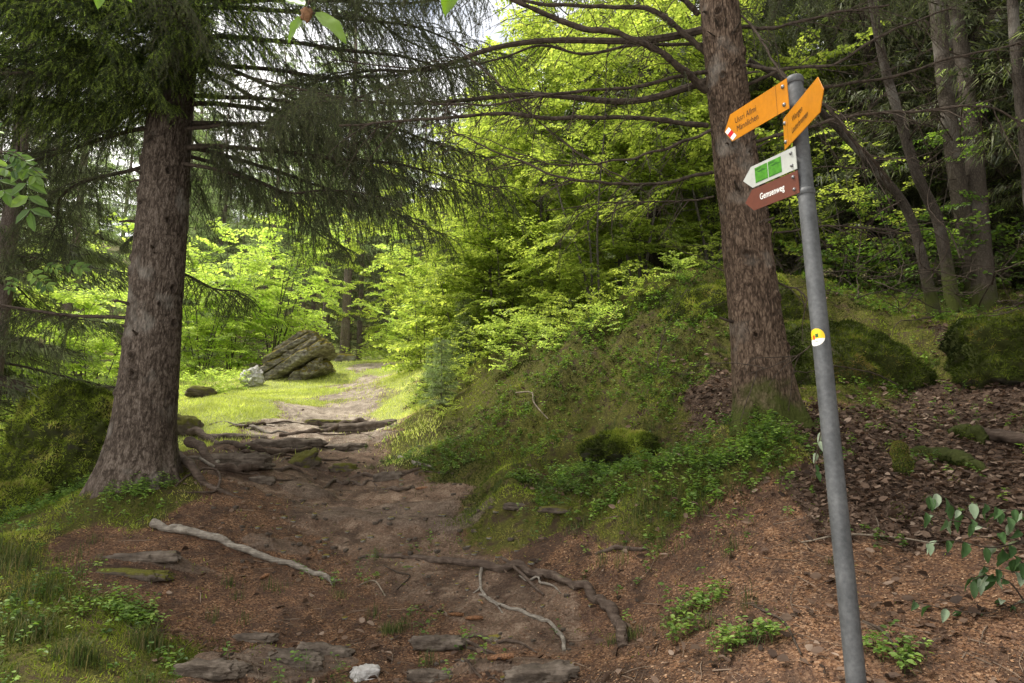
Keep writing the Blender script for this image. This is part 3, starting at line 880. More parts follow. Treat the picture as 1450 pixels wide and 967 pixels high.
# right spruce
RT = at(1082, 602, 5.6); RT[2] = hz(RT[0], RT[1]) - .12
rp = [(0, 0, 0)]
for (u, v) in ((1078, 540), (1066, 420), (1048, 270), (1033, 150), (1018, 0)):
    rp.append(tuple(at(u, v, 5.6) - RT))
top = np.array(rp[-1]); dirn = nrm(top - np.array(rp[3]))
for k in (2.5, 5, 8, 11): rp.append(tuple(top + dirn * k))
right_spruce = thing('spruce_tree', 'spruce with bare dead branches and knotty brown trunk behind the signpost', 'tree', RT)
def radR(z):
    z = np.asarray(z, float)
    return np.interp(z, [-.3, 0, .3, .7, 1.3, 2.6, 5, 8, 16], [.33, .275, .24, .22, .208, .185, .155, .12, .03])
kn = [(rk.uniform(190, 350), z + rk.uniform(-.06, .06), rk.uniform(.012, .036)) for z in np.arange(.7, 5.2, .15)]
me, RPTS = trunk_mesh('trunk', rp, radR, M['bark_right'], seed=31, knots=kn, plate=.009,
    flare=[(215, .14, .4, .3), (330, .16, .35, .28), (270, .1, .3, .2), (20, .15, .3, .3), (100, .2, .5, .3)])
ob('trunk', me, right_spruce)

def stubs(tree, P, radf, zs, seed, mat):
    rs = np.random.RandomState(seed)
    for z in zs:
        a = math.radians(rs.uniform(185, 355)); d = np.array([math.cos(a), math.sin(a), rs.uniform(-.2, .35)]); c0 = np.array([np.interp(z, P[:, 2], P[:, 0]), np.interp(z, P[:, 2], P[:, 1]), z]) + d * float(radf(z)) * .93
        l = rs.uniform(.03, .16); r = rs.uniform(.005, .013); mb = MB()
        pts = [c0, c0 + d * l * .5, c0 + d * l + np.array([0, 0, rs.uniform(-.02, .02)])]
        tube(mb, catmull(pts, 9), np.linspace(r * 1.5, r * .6, 9), 7, .4, dis=lambda V: .3 * fbm(V[:, 0] * 50, V[:, 1] * 50, V[:, 2] * 50, 2))
        ob('branch_stub', (mb, M[mat], False), tree)
stubs(left_spruce, LPTS, radL, np.random.RandomState(5).uniform(.9, 3.9, 12), 5, 'twig')
stubs(right_spruce, RPTS, radR, np.random.RandomState(6).uniform(.5, 4.2, 26), 6, 'twig')
# ------------------------------------------------------------------ rocks
M['rock_moss'] = rock_mat('mossy boulder rock', (.02, .019, .013), (.05, .046, .032), (.12, .11, .085), mossc=(.032, .038, .007), mossamt=.95)
M['rock_grey'] = rock_mat('layered grey rock', (.05, .043, .035), (.20, .18, .15), (.52, .49, .44), mossc=(.17, .14, .025), mossamt=.46, strat=9, scale=.8)
M['rock_white'] = rock_mat('pale rock', (.16, .14, .12), (.45, .43, .41), (.75, .74, .73), mossc=(.16, .13, .03), mossamt=.14, strat=5, scale=1.2)
M['rock_path'] = rock_mat('trodden rock', (.038, .029, .023), (.105, .082, .063), (.22, .18, .145), mossc=(.08, .075, .015), mossamt=.04, strat=12, scale=1.6)
M['rock_pathmoss'] = rock_mat('trodden rock with moss', (.038, .029, .023), (.105, .082, .063), (.2, .165, .13), mossc=(.09, .085, .015), mossamt=.5, strat=12, scale=1.6)

def ico(sub):
    me = bpy.data.meshes.new('t'); import bmesh
    bm = bmesh.new(); bmesh.ops.create_icosphere(bm, subdivisions=sub, radius=1.0)
    V = np.array([v.co[:] for v in bm.verts]); Fc = np.array([[v.index for v in f.verts] for f in bm.faces]); bm.free()
    bpy.data.meshes.remove(me)
    return V, Fc
_ICO = {s: ico(s) for s in (3, 4, 5, 6)}

def rock_geo(size, seed, sub=5, rough=.22, strat=.0, stdir=(0, 0, 1), box=.5, freq=1.5, step=0.0):
    V, Fc = _ICO[sub]
    U = V.copy()
    # push the sphere towards a box with broken faces
    p = 2 + box * 6
    n = (np.abs(U) ** p).sum(1) ** (1 / p)
    U = U / n[:, None]
    size = np.array(size, float)
    X = U * size
    s = seed * 3.7
    q = X / max(size)
    d = fbm(q[:, 0] * freq + s, q[:, 1] * freq + s, q[:, 2] * freq, 5, .55) * rough
    d2 = (ridge(q[:, 0] * freq * 2 + s, q[:, 1] * freq * 2, q[:, 2] * freq * 2 + s, 3) - .6) * rough * .5
    X = X * (1 + d + d2)[:, None]
    if strat > 0:
        sd = nrm(np.array(stdir, float)); h = (X @ sd) + .04 * max(size) * fbm(q[:, 0] * 2, q[:, 1] * 2, q[:, 2] * 2 + s, 3)
        lay = vnoise(h / max(size) * 9 + s, q[:, 0] * .4, q[:, 1] * .4) 
        lay = np.tanh((lay - .5) * 5)
        tang = X - (X @ sd)[:, None] * sd
        X = X + nrm(tang) * (strat * lay * max(size))[:, None]
    return X, Fc

def rotz(a): c, s = math.cos(a), math.sin(a); return np.array([[c, -s, 0], [s, c, 0], [0, 0, 1]])
def rotx(a): c, s = math.cos(a), math.sin(a); return np.array([[1, 0, 0], [0, c, -s], [0, s, c]])
def roty(a): c, s = math.cos(a), math.sin(a); return np.array([[c, 0, s], [0, 1, 0], [-s, 0, c]])

def moss_on(X, Fc, n, seed, mb, L=.045, W=.010, nzmin=-.35, patch=.30, N0=None):
    """fronds of moss standing on the faces of a surface that look up"""
    rs = np.random.RandomState(seed)
    a, b, c = X[Fc[:, 0]], X[Fc[:, 1]], X[Fc[:, 2]]
    nn = np.cross(b - a, c - a); ar = np.linalg.norm(nn, axis=1) * .5; nn = nrm(nn)
    w = ar * (nn[:, 2] > nzmin)
    i = rs.choice(len(Fc), n, p=w / w.sum())
    r1, r2 = rs.rand(n, 1), rs.rand(n, 1); k = (r1 + r2) > 1; r1 = np.where(k, 1 - r1, r1); r2 = np.where(k, 1 - r2, r2)
    P = a[i] + (b[i] - a[i]) * r1 + (c[i] - a[i]) * r2
    m = fbm(P[:, 0] * 3 + seed, P[:, 1] * 3, P[:, 2] * 3, 3) * .5 + .5
    keep = m > patch - .3 * nn[i][:, 2]
    P, Nn, m = P[keep], nn[i][keep], m[keep]; n = len(P)
    D = nrm(Nn * .5 + rs.randn(n, 3) * .55 + np.array([0, 0, .15])) * (L * rs.uniform(.5, 1.3, (n, 1)))
    v = np.clip(.12 + .5 * rs.rand(n) + 1.1 * fbm(P[:, 0] * 3.5, P[:, 1] * 3.5, P[:, 2] * 3.5 + seed, 4) + .12, 0, 1)
    blades(mb, P - Nn * .004, D, W * rs.uniform(.7, 1.4, n), v)

def boulder(name, label, u, v, Y, size, seed, mat, rot=0.0, tilt=(0, 0), sink=.3, sub=5, moss=0, mossmat='moss', cat='boulder', group=None, base=None, **kw):
    if base is None:
        p = at(u, v, Y) if Y else hit(u, v)
        p = np.array([p[0], p[1], 0]); p[2] = hz(p[0], p[1])
    else: p = np.array(base, float)
    X, Fc = rock_geo(size, seed, sub, **kw)
    Rm = rotz(rot) @ rotx(tilt[0]) @ roty(tilt[1])
    X = X @ Rm.T
    X[:, 2] += size[2] * (1 - sink * 2) if not isinstance(sink, tuple) else sink[0]
    mb = MB(); mb.add(X, Fc, .5)
    o = ob(name, (mb, M[mat]), None, p)
    tag(o, label, cat, group)
    if moss:
        mm = MB(); moss_on(X, Fc, moss, seed, mm)
        ob('moss', (mm, M[mossmat]), o)['kind'] = 'stuff'
    return o

# great mossy boulder on the right bank, standing behind the knotty trunk
boulder('boulder', 'huge dark moss covered boulder rising behind the knotty trunk and signpost', 0, 0, 0, (1.55, 1.1, 1.0), 3, 'rock_moss', base=(2.85, 9.3, 3.05),
        rot=.1, tilt=(.12, -.2), sub=6, moss=110000, mossmat='moss', rough=.36, box=.0, sink=(.0,), freq=2.4)
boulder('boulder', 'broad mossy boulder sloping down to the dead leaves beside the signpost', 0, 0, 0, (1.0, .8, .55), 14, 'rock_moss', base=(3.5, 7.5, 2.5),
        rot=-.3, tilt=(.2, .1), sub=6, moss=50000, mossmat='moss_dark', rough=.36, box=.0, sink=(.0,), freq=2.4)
boulder('boulder', 'low mossy boulder half sunk in the herbs on the right bank', 884, 605, 6.9, (.44, .36, .17), 5, 'rock_moss', rot=.4, sub=5, moss=18000, sink=.46, box=.0, rough=.5, freq=2.6, mossmat='moss')
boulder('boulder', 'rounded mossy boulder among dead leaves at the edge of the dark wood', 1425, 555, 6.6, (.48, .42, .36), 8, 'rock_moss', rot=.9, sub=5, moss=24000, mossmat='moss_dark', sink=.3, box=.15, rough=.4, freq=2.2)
boulder('boulder', 'tall mossy boulder with bare grey flank left of the massive spruce', 100, 660, 7.6, (.58, .52, .68), 21, 'rock_moss', rot=.5, tilt=(.1, .12), sub=6, moss=52000, sink=.24, rough=.45, box=.15, freq=2.4)
boulder('boulder', 'small yellow-green mossy boulder left of the tall mossy boulder', 22, 690, 6.9, (.28, .26, .22), 23, 'rock_moss', rot=.2, sub=5, moss=12000, sink=.25)
boulder('boulder', 'dark broken rock partly hidden behind the massive spruce trunk', 262, 590, 10.5, (.22, .2, .18), 25, 'rock_pathmoss', rot=.2, sub=4, sink=.3, rough=.45, box=.1)
boulder('boulder', 'low dark rock in the meadow just right of the massive trunk', 284, 562, 13, (.28, .2, .13), 26, 'rock_pathmoss', rot=.7, sub=4, sink=.25, rough=.45, box=.1)
boulder('boulder', 'pale white rock standing in the grass before the layered slab', 356, 547, 0, (.25, .22, .29), 27, 'rock_white', rot=.5, sub=5, sink=.15, rough=.6, box=.0, freq=3.2)
boulder('boulder', 'small brown stone at the crest of the grassy rise', 487, 519, 22, (.32, .25, .15), 29, 'rock_grey', rot=.5, sub=4, sink=.25)
boulder('boulder', 'tiny white stone in the grass below the layered slab', 437, 527, 20, (.10, .08, .07), 30, 'rock_white', rot=.5, sub=3, sink=.2)
# layered slab, strata rising to the right
def slab():
    p = hit(412, 533)
    root = thing('layered_slab', 'large tilted slab of layered grey rock with mossy top edge in the meadow', 'rock slab', p, scale=.80)
    R_ = roty(math.radians(-31)) 
    specs = [((1.30, .8, .17), (.22, 0, .34), 41), ((1.20, .72, .12), (.02, .03, .64), 42), ((1.0, .66, .11), (-.08, .06, .92), 43), ((.66, .5, .09), (.02, .1, 1.17), 44), ((.62, .7, .20), (.70, .12, .12), 45)]
    for k, (sz, c, sd) in enumerate(specs):
        X, Fc = rock_geo(sz, sd, 6, rough=.30, strat=.03, box=.75, freq=3.2)
        X = X @ R_.T @ rotz(.15 * (k % 3 - 1)).T + np.array(c)
        mb = MB(); mb.add(X, Fc, .5); ob('rock_layer', (mb, M['rock_grey']), root)
slab()

# rocks and ledges worn into the path
LEDGE = [
 # u, v, sx, sy, sz, rot, mat, label, sink
 (430,660,.20,.11,.10,.9,'rock_pathmoss','tilted mossy rock wedge rising from the middle of the path'),
 (487,664,.15,.11,.07,.1,'rock_pathmoss','low moss cushion rock right of the tilted wedge on the path'),
 (370,682,.13,.07,.05,.3,'rock_path','small worn brown stone below the roots on the left of the path'),
 (548,678,.17,.07,.06,-.2,'rock_path','dark angular stone at the right edge of the path'),
 (520,608,.85,.16,.11,.1,'rock_path','long rock step crossing the upper path'),
 (400,632,.50,.12,.09,.2,'rock_path','left half of the dark rock step below the meadow'),
 (330,655,.42,.13,.09,.15,'rock_path','dark rock ledge running out from the massive spruce foot'),
 (480,635,.32,.10,.06,0,'rock_path','flat rock plate in the middle of the upper path'),
 (470,600,.45,.14,.06,.2,'rock_pathmoss','thin mossy rock plate where the path leaves the meadow'),
 (330,622,.4,.12,.07,.1,'rock_path','broken rock edge at the meadow corner of the path'),
 (420,938,.16,.07,.05,-.2,'rock_path','grey rock rib in the needles at the lower left'),
 (460,925,.17,.05,.045,-.15,'rock_path','thin flat rock with mossy rim beside the rock rib'),
 (300,950,.20,.06,.05,-.1,'rock_path','dark rock edge at the bottom left of the needle slope'),
 (355,905,.16,.03,.03,-.1,'rock_path','thin rock blade showing through the brown needles'),
 (200,790,.30,.04,.035,-.05,'rock_path','upper of two thin rock ribs in the left needles'),
 (190,815,.26,.04,.035,-.05,'rock_pathmoss','lower mossy rock rib in the left needles'),
 (620,912,.16,.06,.035,-.1,'rock_path','dark stone in the soil below the fallen cones'),
 (770,960,.19,.07,.055,.05,'rock_path','large brown rock at the bottom of the hollow'),
 (610,960,.12,.05,.04,-.1,'rock_path','flat brown rock left of the large bottom rock'),
 (700,903,.035,.02,.014,0,'rock_grey','small grey stone above the bottom cone'),
 (800,722,.2,.05,.03,0,'rock_pathmoss','thin mossy edge below the herb bank'),
 (730,718,.10,.05,.03,.2,'rock_path','dark flat stone under the lip of the herb bank'),
]
for k, (u, v, sx, sy, sz, r, mt, lb, *sk_) in enumerate(LEDGE):
    big = sx > .25
    boulder('path_rock', lb, u, v, 0, (sx, sy, sz), 50 + k, mt, rot=r, tilt=(random.uniform(-.05, .12), -.5 if k == 0 else random.uniform(-.08, .08)), sink=sk_[0] if sk_ else (.46 if k else .25),
            sub=5 if big or v > 880 else 4, strat=.012, box=.3, rough=.5, freq=3.2, cat='rock')
boulder('white_stone', 'pale white stone lying at the bottom edge of the needle slope', 517, 958, 0, (.075, .05, .035), 91, 'rock_white', rot=.3, sink=.25, sub=4, box=.5, rough=.4, freq=2.5, cat='stone')
# loose pebbles
rp_ = np.random.RandomState(3); PEB = [_ for _ in range(4)]
pebm = []
for q in range(4):
    X, Fc = rock_geo((.5, .36, .24), 70 + q, 3, rough=.35, box=.5, freq=2); mb = MB(); mb.add(X, Fc); pebm.append(mb.mesh('pebble', M['rock_grey' if q % 2 else 'rock_path'], True))
k = 0
while k < 280:
    u, v = rp_.uniform(300, 850), (rp_.uniform(640, 965) if k % 3 else rp_.uniform(600, 790))
    if u > 500 + (v - 640) * 1.0 + 120 or (v > 800 and u < 480): continue
    p = hit(u, v); s = rp_.uniform(.012, .04) * (1 if v > 800 else 1.4)
    o = ob('pebble', pebm[k % 4], None, p + [0, 0, s * .08], (0, 0, rp_.uniform(0, 6)), (s, s, s)); k += 1
    tag(o, 'small loose stone on the trodden soil of the path', 'stone', 'loose stones on the path')

# ------------------------------------------------------------------ roots and dead wood
def wood(name, label, pts, radii, mat, lift=0.0, n=90, seg=14, seed=0, cat='root', parent=None, forks=(), knob=.22, closed=True, mossb=0, onground=True, dY=None):
    """a gnarled piece of wood following photograph positions on the ground; pts (u, v, lift)"""
    W3 = []
    for q in pts:
        p = hit(q[0], q[1]); p[2] += (q[2] if len(q) > 2 else 0) + lift
        W3.append(p)
    W3 = [w_ for w_ in W3]
    return wood3(name, label, W3, radii, mat, n, seg, seed, cat, parent, forks, knob)

def wood3(name, label, W3, radii, mat, n=90, seg=14, seed=0, cat='root', parent=None, forks=(), knob=.22):
    base = W3[0].copy()
    P = catmull(np.array(W3) - base, n)
    R = np.interp(np.linspace(0, 1, n), np.linspace(0, 1, len(radii)), radii)
    if name == 'exposed_root': P[:, 2] += R * (.15 + 1.5 * fbm(np.arange(n) * .07 + seed * 3, 1.0, 2.0, 2))
    jit = np.stack([fbm(np.arange(n) * .11 + seed * 7 + q * 31, 0, q, 2) for q in range(3)], 1) * R[:, None] * .6
    P = P + jit
    L = np.concatenate([[0], np.cumsum(np.linalg.norm(np.diff(P, axis=0), axis=1))])
    k1 = 1 + knob * fbm(L * 9 + seed, seed, 0, 3)
    mb = MB()
    dis = lambda V: knob * (fbm(V[:, 0] * 26, V[:, 1] * 26, V[:, 2] * 26 + seed, 3)) + .10 * (ridge(V[:, 0] * 7, V[:, 1] * 40, V[:, 2] * 70, 2) - .6)
    tube(mb, P, R * k1, seg, .5, dis=dis)
    for (t, dirv, ln, r) in forks:
        i = int(t * (n - 1)); p0 = P[i]; d = nrm(np.array(dirv, float)); m_ = 12
        Q = [p0]
        rs = np.random.RandomState(seed + i)
        for _ in range(m_): d = nrm(d + rs.randn(3) * .16); Q.append(Q[-1] + d * ln / m_)
        tube(mb, np.array(Q), np.linspace(r, r * .35, m_ + 1), 7, .5, dis=dis)
    o = ob(name, (mb, M[mat]), parent, base if parent is None else (0, 0, 0))
    if parent is None: tag(o, label, cat)
    return o

wood('fallen_branch', 'bare pale grey fallen branch lying across the needle slope', [(218, 748, .03), (262, 756, .025), (310, 768, .022), (360, 787, .02), (410, 803, .02), (450, 816, .015), (474, 826, .01)],
     [.034, .031, .028, .025, .022, .019, .016], 'root_grey', cat='branch', seed=4, n=140, seg=18, forks=[(.93, (.15, -.35, -.02), .14, .010), (.98, (.3, -.2, .0), .10, .009), (.88, (-.05, -.3, 0), .08, .007)])
wood('exposed_root', 'thick brown root arching across the hollow at the centre of the path', [(530, 787, .0), (575, 790, .02), (625, 800, .025), (680, 806, .03), (730, 812, .03), (775, 822, .025), (815, 836, .01)],
     [.016, .024, .027, .028, .031, .028, .018], 'root', seed=8, n=150, seg=20)
wood('exposed_root', 'short pale root dropping from the arching root into the hollow', [(683, 806, .03), (680, 826, .01), (684, 842, .008), (700, 856, .006), (712, 868, .0)], [.014, .012, .010, .008, .004], 'root_grey', seed=9, n=70, forks=[(.35, (-.3, -.8, -.3), .09, .008)])
wood('exposed_root', 'dark root curving down the right rim of the hollow', [(812, 830, .01), (838, 848, .015), (860, 868, .015), (876, 890, .01), (885, 915, -.01)], [.026, .03, .034, .034, .028], 'root', seed=10, n=100, seg=18)
wood('exposed_root', 'thin root winding down the hollow towards the bottom rock', [(740, 870, .003), (762, 878, .008), (785, 893, .009), (797, 908, .009), (800, 922, .0)], [.006, .01, .012, .014, .01], 'root_grey', seed=12, n=70, seg=10)
wood('dead_stick', 'stick leaning over the arching root', [(712, 800, .05), (735, 818, .05), (755, 834, .02), (770, 845, .01)], [.012, .012, .010, .007], 'root', seed=13, cat='stick', n=60, seg=8)
wood('exposed_root', 'small looped root below the massive spruce', [(248, 690, .01), (270, 676, .05), (292, 672, .06), (308, 676, .06), (310, 690, .03), (300, 698, .01), (265, 700, .005)], [.008, .013, .014, .012, .012, .010, .006], 'root', seed=14, n=90)
wood('exposed_root', 'root running from the massive spruce along the dark ledge', [(262, 612, .03), (300, 628, .03), (345, 640, .03), (392, 642, .03), (440, 636, .01)], [.07, .05, .045, .04, .02], 'root', seed=15, n=100)
wood('exposed_root', 'lower root running from the massive spruce towards the mossy wedge', [(265, 640, .04), (310, 662, .03), (350, 668, .02), (395, 664, .0)], [.06, .045, .04, .02], 'root', seed=16, n=90)
wood('exposed_root', 'mossy root reaching down from the massive spruce to the needles', [(235, 640, .08), (262, 665, .05), (290, 688, .02), (325, 700, .005), (345, 706, -.01)], [.07, .045, .03, .02, .012], 'root', seed=17, n=90)
wood('exposed_root', 'upper pale root along the rock step', [(395, 618, .03), (450, 612, .03), (505, 604, .03), (550, 603, .02)], [.03, .045, .045, .03], 'root', seed=18, n=90)
wood('exposed_root', 'flat root at the mouth of the hollow', [(845, 785, .0), (880, 780, .012), (918, 778, .0)], [.010, .016, .008], 'root', seed=19, n=50)
wood('dead_stick', 'thin forked stick lying in the hollow', [(540, 800, .0), (562, 812, .012), (580, 818, .012), (562, 836, .004)], [.005, .006, .006, .004], 'twig', seed=20, cat='stick', n=40, seg=6)
wood('dead_stick', 'short crooked stick below the arching root', [(508, 830, .01), (530, 826, .015), (545, 845, .005)], [.005, .006, .004], 'twig_pale', seed=21, cat='stick', n=40, seg=6)
wood('dead_stick', 'long thin stick beside the steel post at the lower right', [(1222, 882, .01), (1250, 900, .02), (1278, 930, .01)], [.006, .007, .005], 'twig', seed=22, cat='stick', n=40, seg=6)
wood('dead_stick', 'slender stick lying left of the steel post', [(1065, 858, .005), (1108, 884, .015), (1135, 930, .01)], [.005, .007, .004], 'twig', seed=23, cat='stick', n=40, seg=6)
wood('dead_stick', 'pale forked twig lying behind the steel post', [(1135, 770, .01), (1200, 765, .03), (1270, 770, .035), (1330, 778, .03)], [.004, .006, .005, .003], 'twig_pale', seed=24, cat='stick', n=40, seg=6, forks=[(.5, (.6, .2, .3), .2, .003)])
wood('dead_stick', 'white forked twig lying on the moss of the right bank', [(730, 562, .05), (752, 566, .09), (757, 580, .08), (776, 597, .05)], [.010, .011, .011, .007], 'twig_pale', seed=25, cat='stick', n=40, seg=6)
wood('fallen_log', 'dark fallen pole lying across the dead leaves at the right edge', [(1360, 614, .05), (1410, 626, .06), (1475, 645, .07)], [.03, .04, .045], 'root', seed=26, cat='log', n=60)
wood('mossy_stump', 'short moss covered stump standing in the dead leaves', [(1282, 672, -.03), (1279, 652, .02), (1276, 624, .10)], [.055, .05, .045], 'moss_wood', seed=27, cat='stump', n=50, seg=18) if False else None
_rr = np.random.RandomState(19)
for q in range(26):
    if q < 13: u0, v0, du, dv = _rr.uniform(270, 420), _rr.uniform(598, 676), _rr.uniform(50, 130), _rr.uniform(-8, 14)
    elif q < 20: u0, v0, du, dv = _rr.uniform(440, 560), _rr.uniform(640, 700), _rr.uniform(40, 90), _rr.uniform(-6, 16)
    else: u0, v0, du, dv = _rr.uniform(560, 900), _rr.uniform(770, 940), _rr.uniform(50, 120), _rr.uniform(5, 40)
    pts = []
    for t_ in np.linspace(0, 1, 6): pts.append((u0 + du * t_ + _rr.uniform(-6, 6), v0 + dv * t_ + _rr.uniform(-5, 5), _rr.uniform(-.004, .012)))
    r_ = _rr.uniform(.010, .028) * (1 if q < 20 else .5)
    o = wood('exposed_root', 'thin gnarled root half sunk in the trodden soil of the path', pts, [r_ * .6, r_, r_ * .9, r_ * .4], 'root' if q % 5 else 'root_grey', seed=300 + q, n=70, seg=10)
    o['group'] = 'thin roots half sunk in the path'
def mossy(name, label, pts, radii, seed, cat, n=60, nm=6000):
    W3 = []
    for q in pts:
        p = hit(q[0], q[1]); p[2] += q[2]; W3.append(p)
    o = wood3(name, label, W3, radii, 'rock_moss', n, 18, seed, cat, knob=.35)
    me = o.data; X = np.array([v.co[:] for v in me.vertices]); Fq = np.array([[p.vertices[0], p.vertices[1], p.vertices[2]] for p in me.polygons])
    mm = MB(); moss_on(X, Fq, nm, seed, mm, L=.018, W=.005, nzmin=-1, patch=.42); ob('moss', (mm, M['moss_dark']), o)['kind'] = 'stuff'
st_ = hit(1282, 672)
wst = [st_ + [0, 0, -.05], st_ + [-.005, 0, .06], st_ + [-.02, .01, .15], st_ + [-.03, .01, .22]]
o = wood3('mossy_stump', 'short moss covered stump standing in the dead leaves', wst, [.065, .052, .048, .03], 'rock_moss', 50, 18, 27, 'stump', knob=.3)
me_ = o.data; X_ = np.array([v.co[:] for v in me_.vertices]); F_ = np.array([list(p.vertices)[:3] for p in me_.polygons])
mm = MB(); moss_on(X_, F_, 7000, 27, mm, L=.018, W=.005, nzmin=-1, patch=.42); ob('moss', (mm, M['moss_dark']), o)['kind'] = 'stuff'
mossy('mossy_log', 'rotten mossy log right of the short stump', [(1290, 640, .0), (1325, 650, .03), (1365, 662, .04), (1392, 668, .0)], [.03, .05, .055, .03], 28, 'log', nm=9000)
mossy('mossy_log', 'mossy log end higher up the leaf slope', [(1345, 615, .02), (1372, 620, .05), (1400, 628, .02)], [.03, .06, .04], 29, 'log', nm=6000)

# ------------------------------------------------------------------ fallen spruce cones
def cone_mesh():
    mb = MB(); Lc = .13; n = 46; P = []; D = []; Nn = []; 
    rows = 26
    for i in range(rows):
        t = i / (rows - 1); r = .0165 * math.sin(PI * (.12 + .80 * t)) ** .6
        for j in range(11):
            a = j / 11 * 2 * PI + i * .29
            P.append((t * Lc * .93, r * .55 * math.cos(a), r * .55 * math.sin(a)))
            D.append((.9, .55 * math.cos(a), .55 * math.sin(a))); Nn.append((-.4, math.cos(a), math.sin(a)))
    leaves(mb, np.array(P), np.array(D), np.array(Nn), .021, .014, np.random.RandomState(1).rand(len(P)), fold=-.12)
    tube(mb, [(0, 0, 0), (.02, 0, 0), (.07, 0, 0), (.12, 0, 0)], [.006, .012, .013, .006], 10, .3)
    return mb
M['cone'] = leaf_mat('spruce cone scales', [(0, (.11, .05, .025)), (1, (.34, .17, .08))], (1, 1, 1), .02, .6, .3, 9, .3)
cm = cone_mesh().mesh('fallen_cone', M['cone'], False)
for (u, v, a, s, lb) in ((636, 873, -.5, .8, 'reddish spruce cone left of its neighbour in the hollow'), (659, 878, -.25, .85, 'reddish spruce cone nearest the hanging pale root'),
                         (690, 936, .05, 1.05, 'brown spruce cone lying alone at the bottom of the hollow'), (588, 694, .4, 1.0, 'brown cone on the path near the dark angular stone'),
                         (684, 858, 1.9, .4, 'stub of an eaten cone under the hanging root'), (368, 822, 1.4, .8, 'grey cone standing out of the left needles'), (1070, 728, .4, .9, 'cone lying in the grass below the herb bank')):
    p = hit(u, v); tag(ob('fallen_cone', cm, None, p + [0, 0, .014], (0, -.08, a), (s, s, s)), lb, 'cone')
# ------------------------------------------------------------------ spruce branches
def spruce_branch(Lb, seed, bare=.15, droop=.35, dens=1.0, needles=True, nl=.021, nw=.0034, tipbright=.0, width=.34, hang=1.0, side_step=.085, grow=1.0):
    """a branch growing along +x from the origin, curtains of hanging twigs; returns (wood, needles) builders"""
    rs = np.random.RandomState(seed)
    wood_, ndl = MB(), MB()
    n = 40; t = np.linspace(0, 1, n)
    ax_ = np.stack([t * Lb, .18 * Lb * fbm(t * 2 + seed, 0 * t, 0 * t, 2), -droop * Lb * (t ** 1.4) * .6 + .10 * Lb * t ** 4 + .05 * Lb * fbm(t * 2.5, 0 * t + seed, 0 * t, 2)], 1)
    ax_ -= ax_[0]
    r = np.linspace(.006 * Lb + .008, .003, n)
    tube(wood_, ax_, r, 7, .5)
    def at_(s): return np.array([np.interp(s, t, ax_[:, k]) for k in range(3)]).T
    S, E = [], []                       # all twig segments bearing needles
    SS, EE, R0 = [], [], []
    pos = np.arange(bare, 1.0, side_step / Lb)
    for i, s in enumerate(pos):
        for sd in (-1, 1):
            s2 = s + rs.uniform(-.3, .3) * side_step / Lb
            if s2 > .99 or rs.rand() < .08: continue
            prof = math.sin(PI * min(1, (1 - s2) * .85 + .12)) ** .8
            l = width * Lb * (.25 + .75 * prof) * rs.uniform(.6, 1.15) * (1 - .35 * s2)
            p = at_(np.array([s2]))[0]
            d = nrm(np.array([.65 + .5 * s2, sd * 1.0, -.08 - .1 * hang + rs.uniform(-.15, .1)]))
            m = max(4, int(l / .06)); pts = [p]
            for q in range(m):
                d = nrm(d + np.array([rs.uniform(-.06, .09), rs.uniform(-.07, .07), -.16 * hang * (.5 + q / m)]))
                pts.append(pts[-1] + d * l / m)
            pts = np.array(pts)
            SS.append(pts[:-1]); EE.append(pts[1:]); R0.append(np.linspace(.0045, .0016, m))
            h = m // 3
            S.append(pts[h:-1]); E.append(pts[h + 1:])
            # hanging twiglets
            kk = np.arange(0, m, 1.0 / dens)
            for q in kk:
                qi = min(int(q), m - 1)
                if rs.rand() < .25: continue
                b = pts[qi] + (pts[qi + 1] - pts[qi]) * (q - qi)
                ll = rs.uniform(.07, .20) * (1.1 - .5 * q / m) * (1 + .5 * hang) * grow
                dd = nrm(nrm(pts[qi + 1] - pts[qi]) * .6 + np.array([rs.uniform(-.5, .5), rs.choice([-1, 1]) * .7, -.5 * hang]) * 1.0)
                b2 = b + dd * ll * .5
                dd2 = nrm(dd + np.array([0, 0, -.9 * hang]))
                b3 = b2 + dd2 * ll * .6
                S.append(np.array([b, b2])); E.append(np.array([b2, b3]))
                SS.append(np.array([b, b2])); EE.append(np.array([b2, b3])); R0.append(np.array([.0017, .0012]))
    s2 = np.linspace(max(bare, .6), 1, 14); pp = at_(s2); S.append(pp[:-1]); E.append(pp[1:])
    SS = np.concatenate(SS); EE = np.concatenate(EE); R0 = np.concatenate(R0)
    tubes_batch(wood_, SS, EE, R0, R0 * .8, .3)
    if needles and len(S):
        S = np.concatenate(S); E = np.concatenate(E)
        ln = np.linalg.norm(E - S, axis=1)
        cnt = np.maximum(2, (ln / .0029).astype(int))
        idx = np.repeat(np.arange(len(S)), cnt)
        u = rs.rand(len(idx), 1)
        T = nrm(E - S)[idx]
        rad = rs.randn(len(idx), 3); rad -= T * (rad * T).sum(1, keepdims=True); rad = nrm(rad); rad[:, 2] = rad[:, 2] * .8 + .12
        D = nrm(T * .75 + rad * .75) * nl * rs.uniform(.7, 1.15, (len(idx), 1))
        P = S[idx] + (E - S)[idx] * u
        tone = rs.rand(len(S)) * .75
        if tipbright > 0: tone = np.where(rs.rand(len(S)) < tipbright, 1.0, tone)
        blades(ndl, P, D, nw, np.clip(tone[idx] + rs.uniform(-.08, .08, len(idx)), 0, 1))
    return wood_, ndl

def branch_mesh(name, Lb, seed, mats, **kw):
    a, b = spruce_branch(Lb, seed, **kw)
    mb = MB(); mb.merge(a)
    if b.n:
        k = len(mb.M); mb.merge(b)
        for i in range(k, len(mb.M)): mb.M[i] = mb.M[i] + 1
    return mb.mesh(name, mats, False)

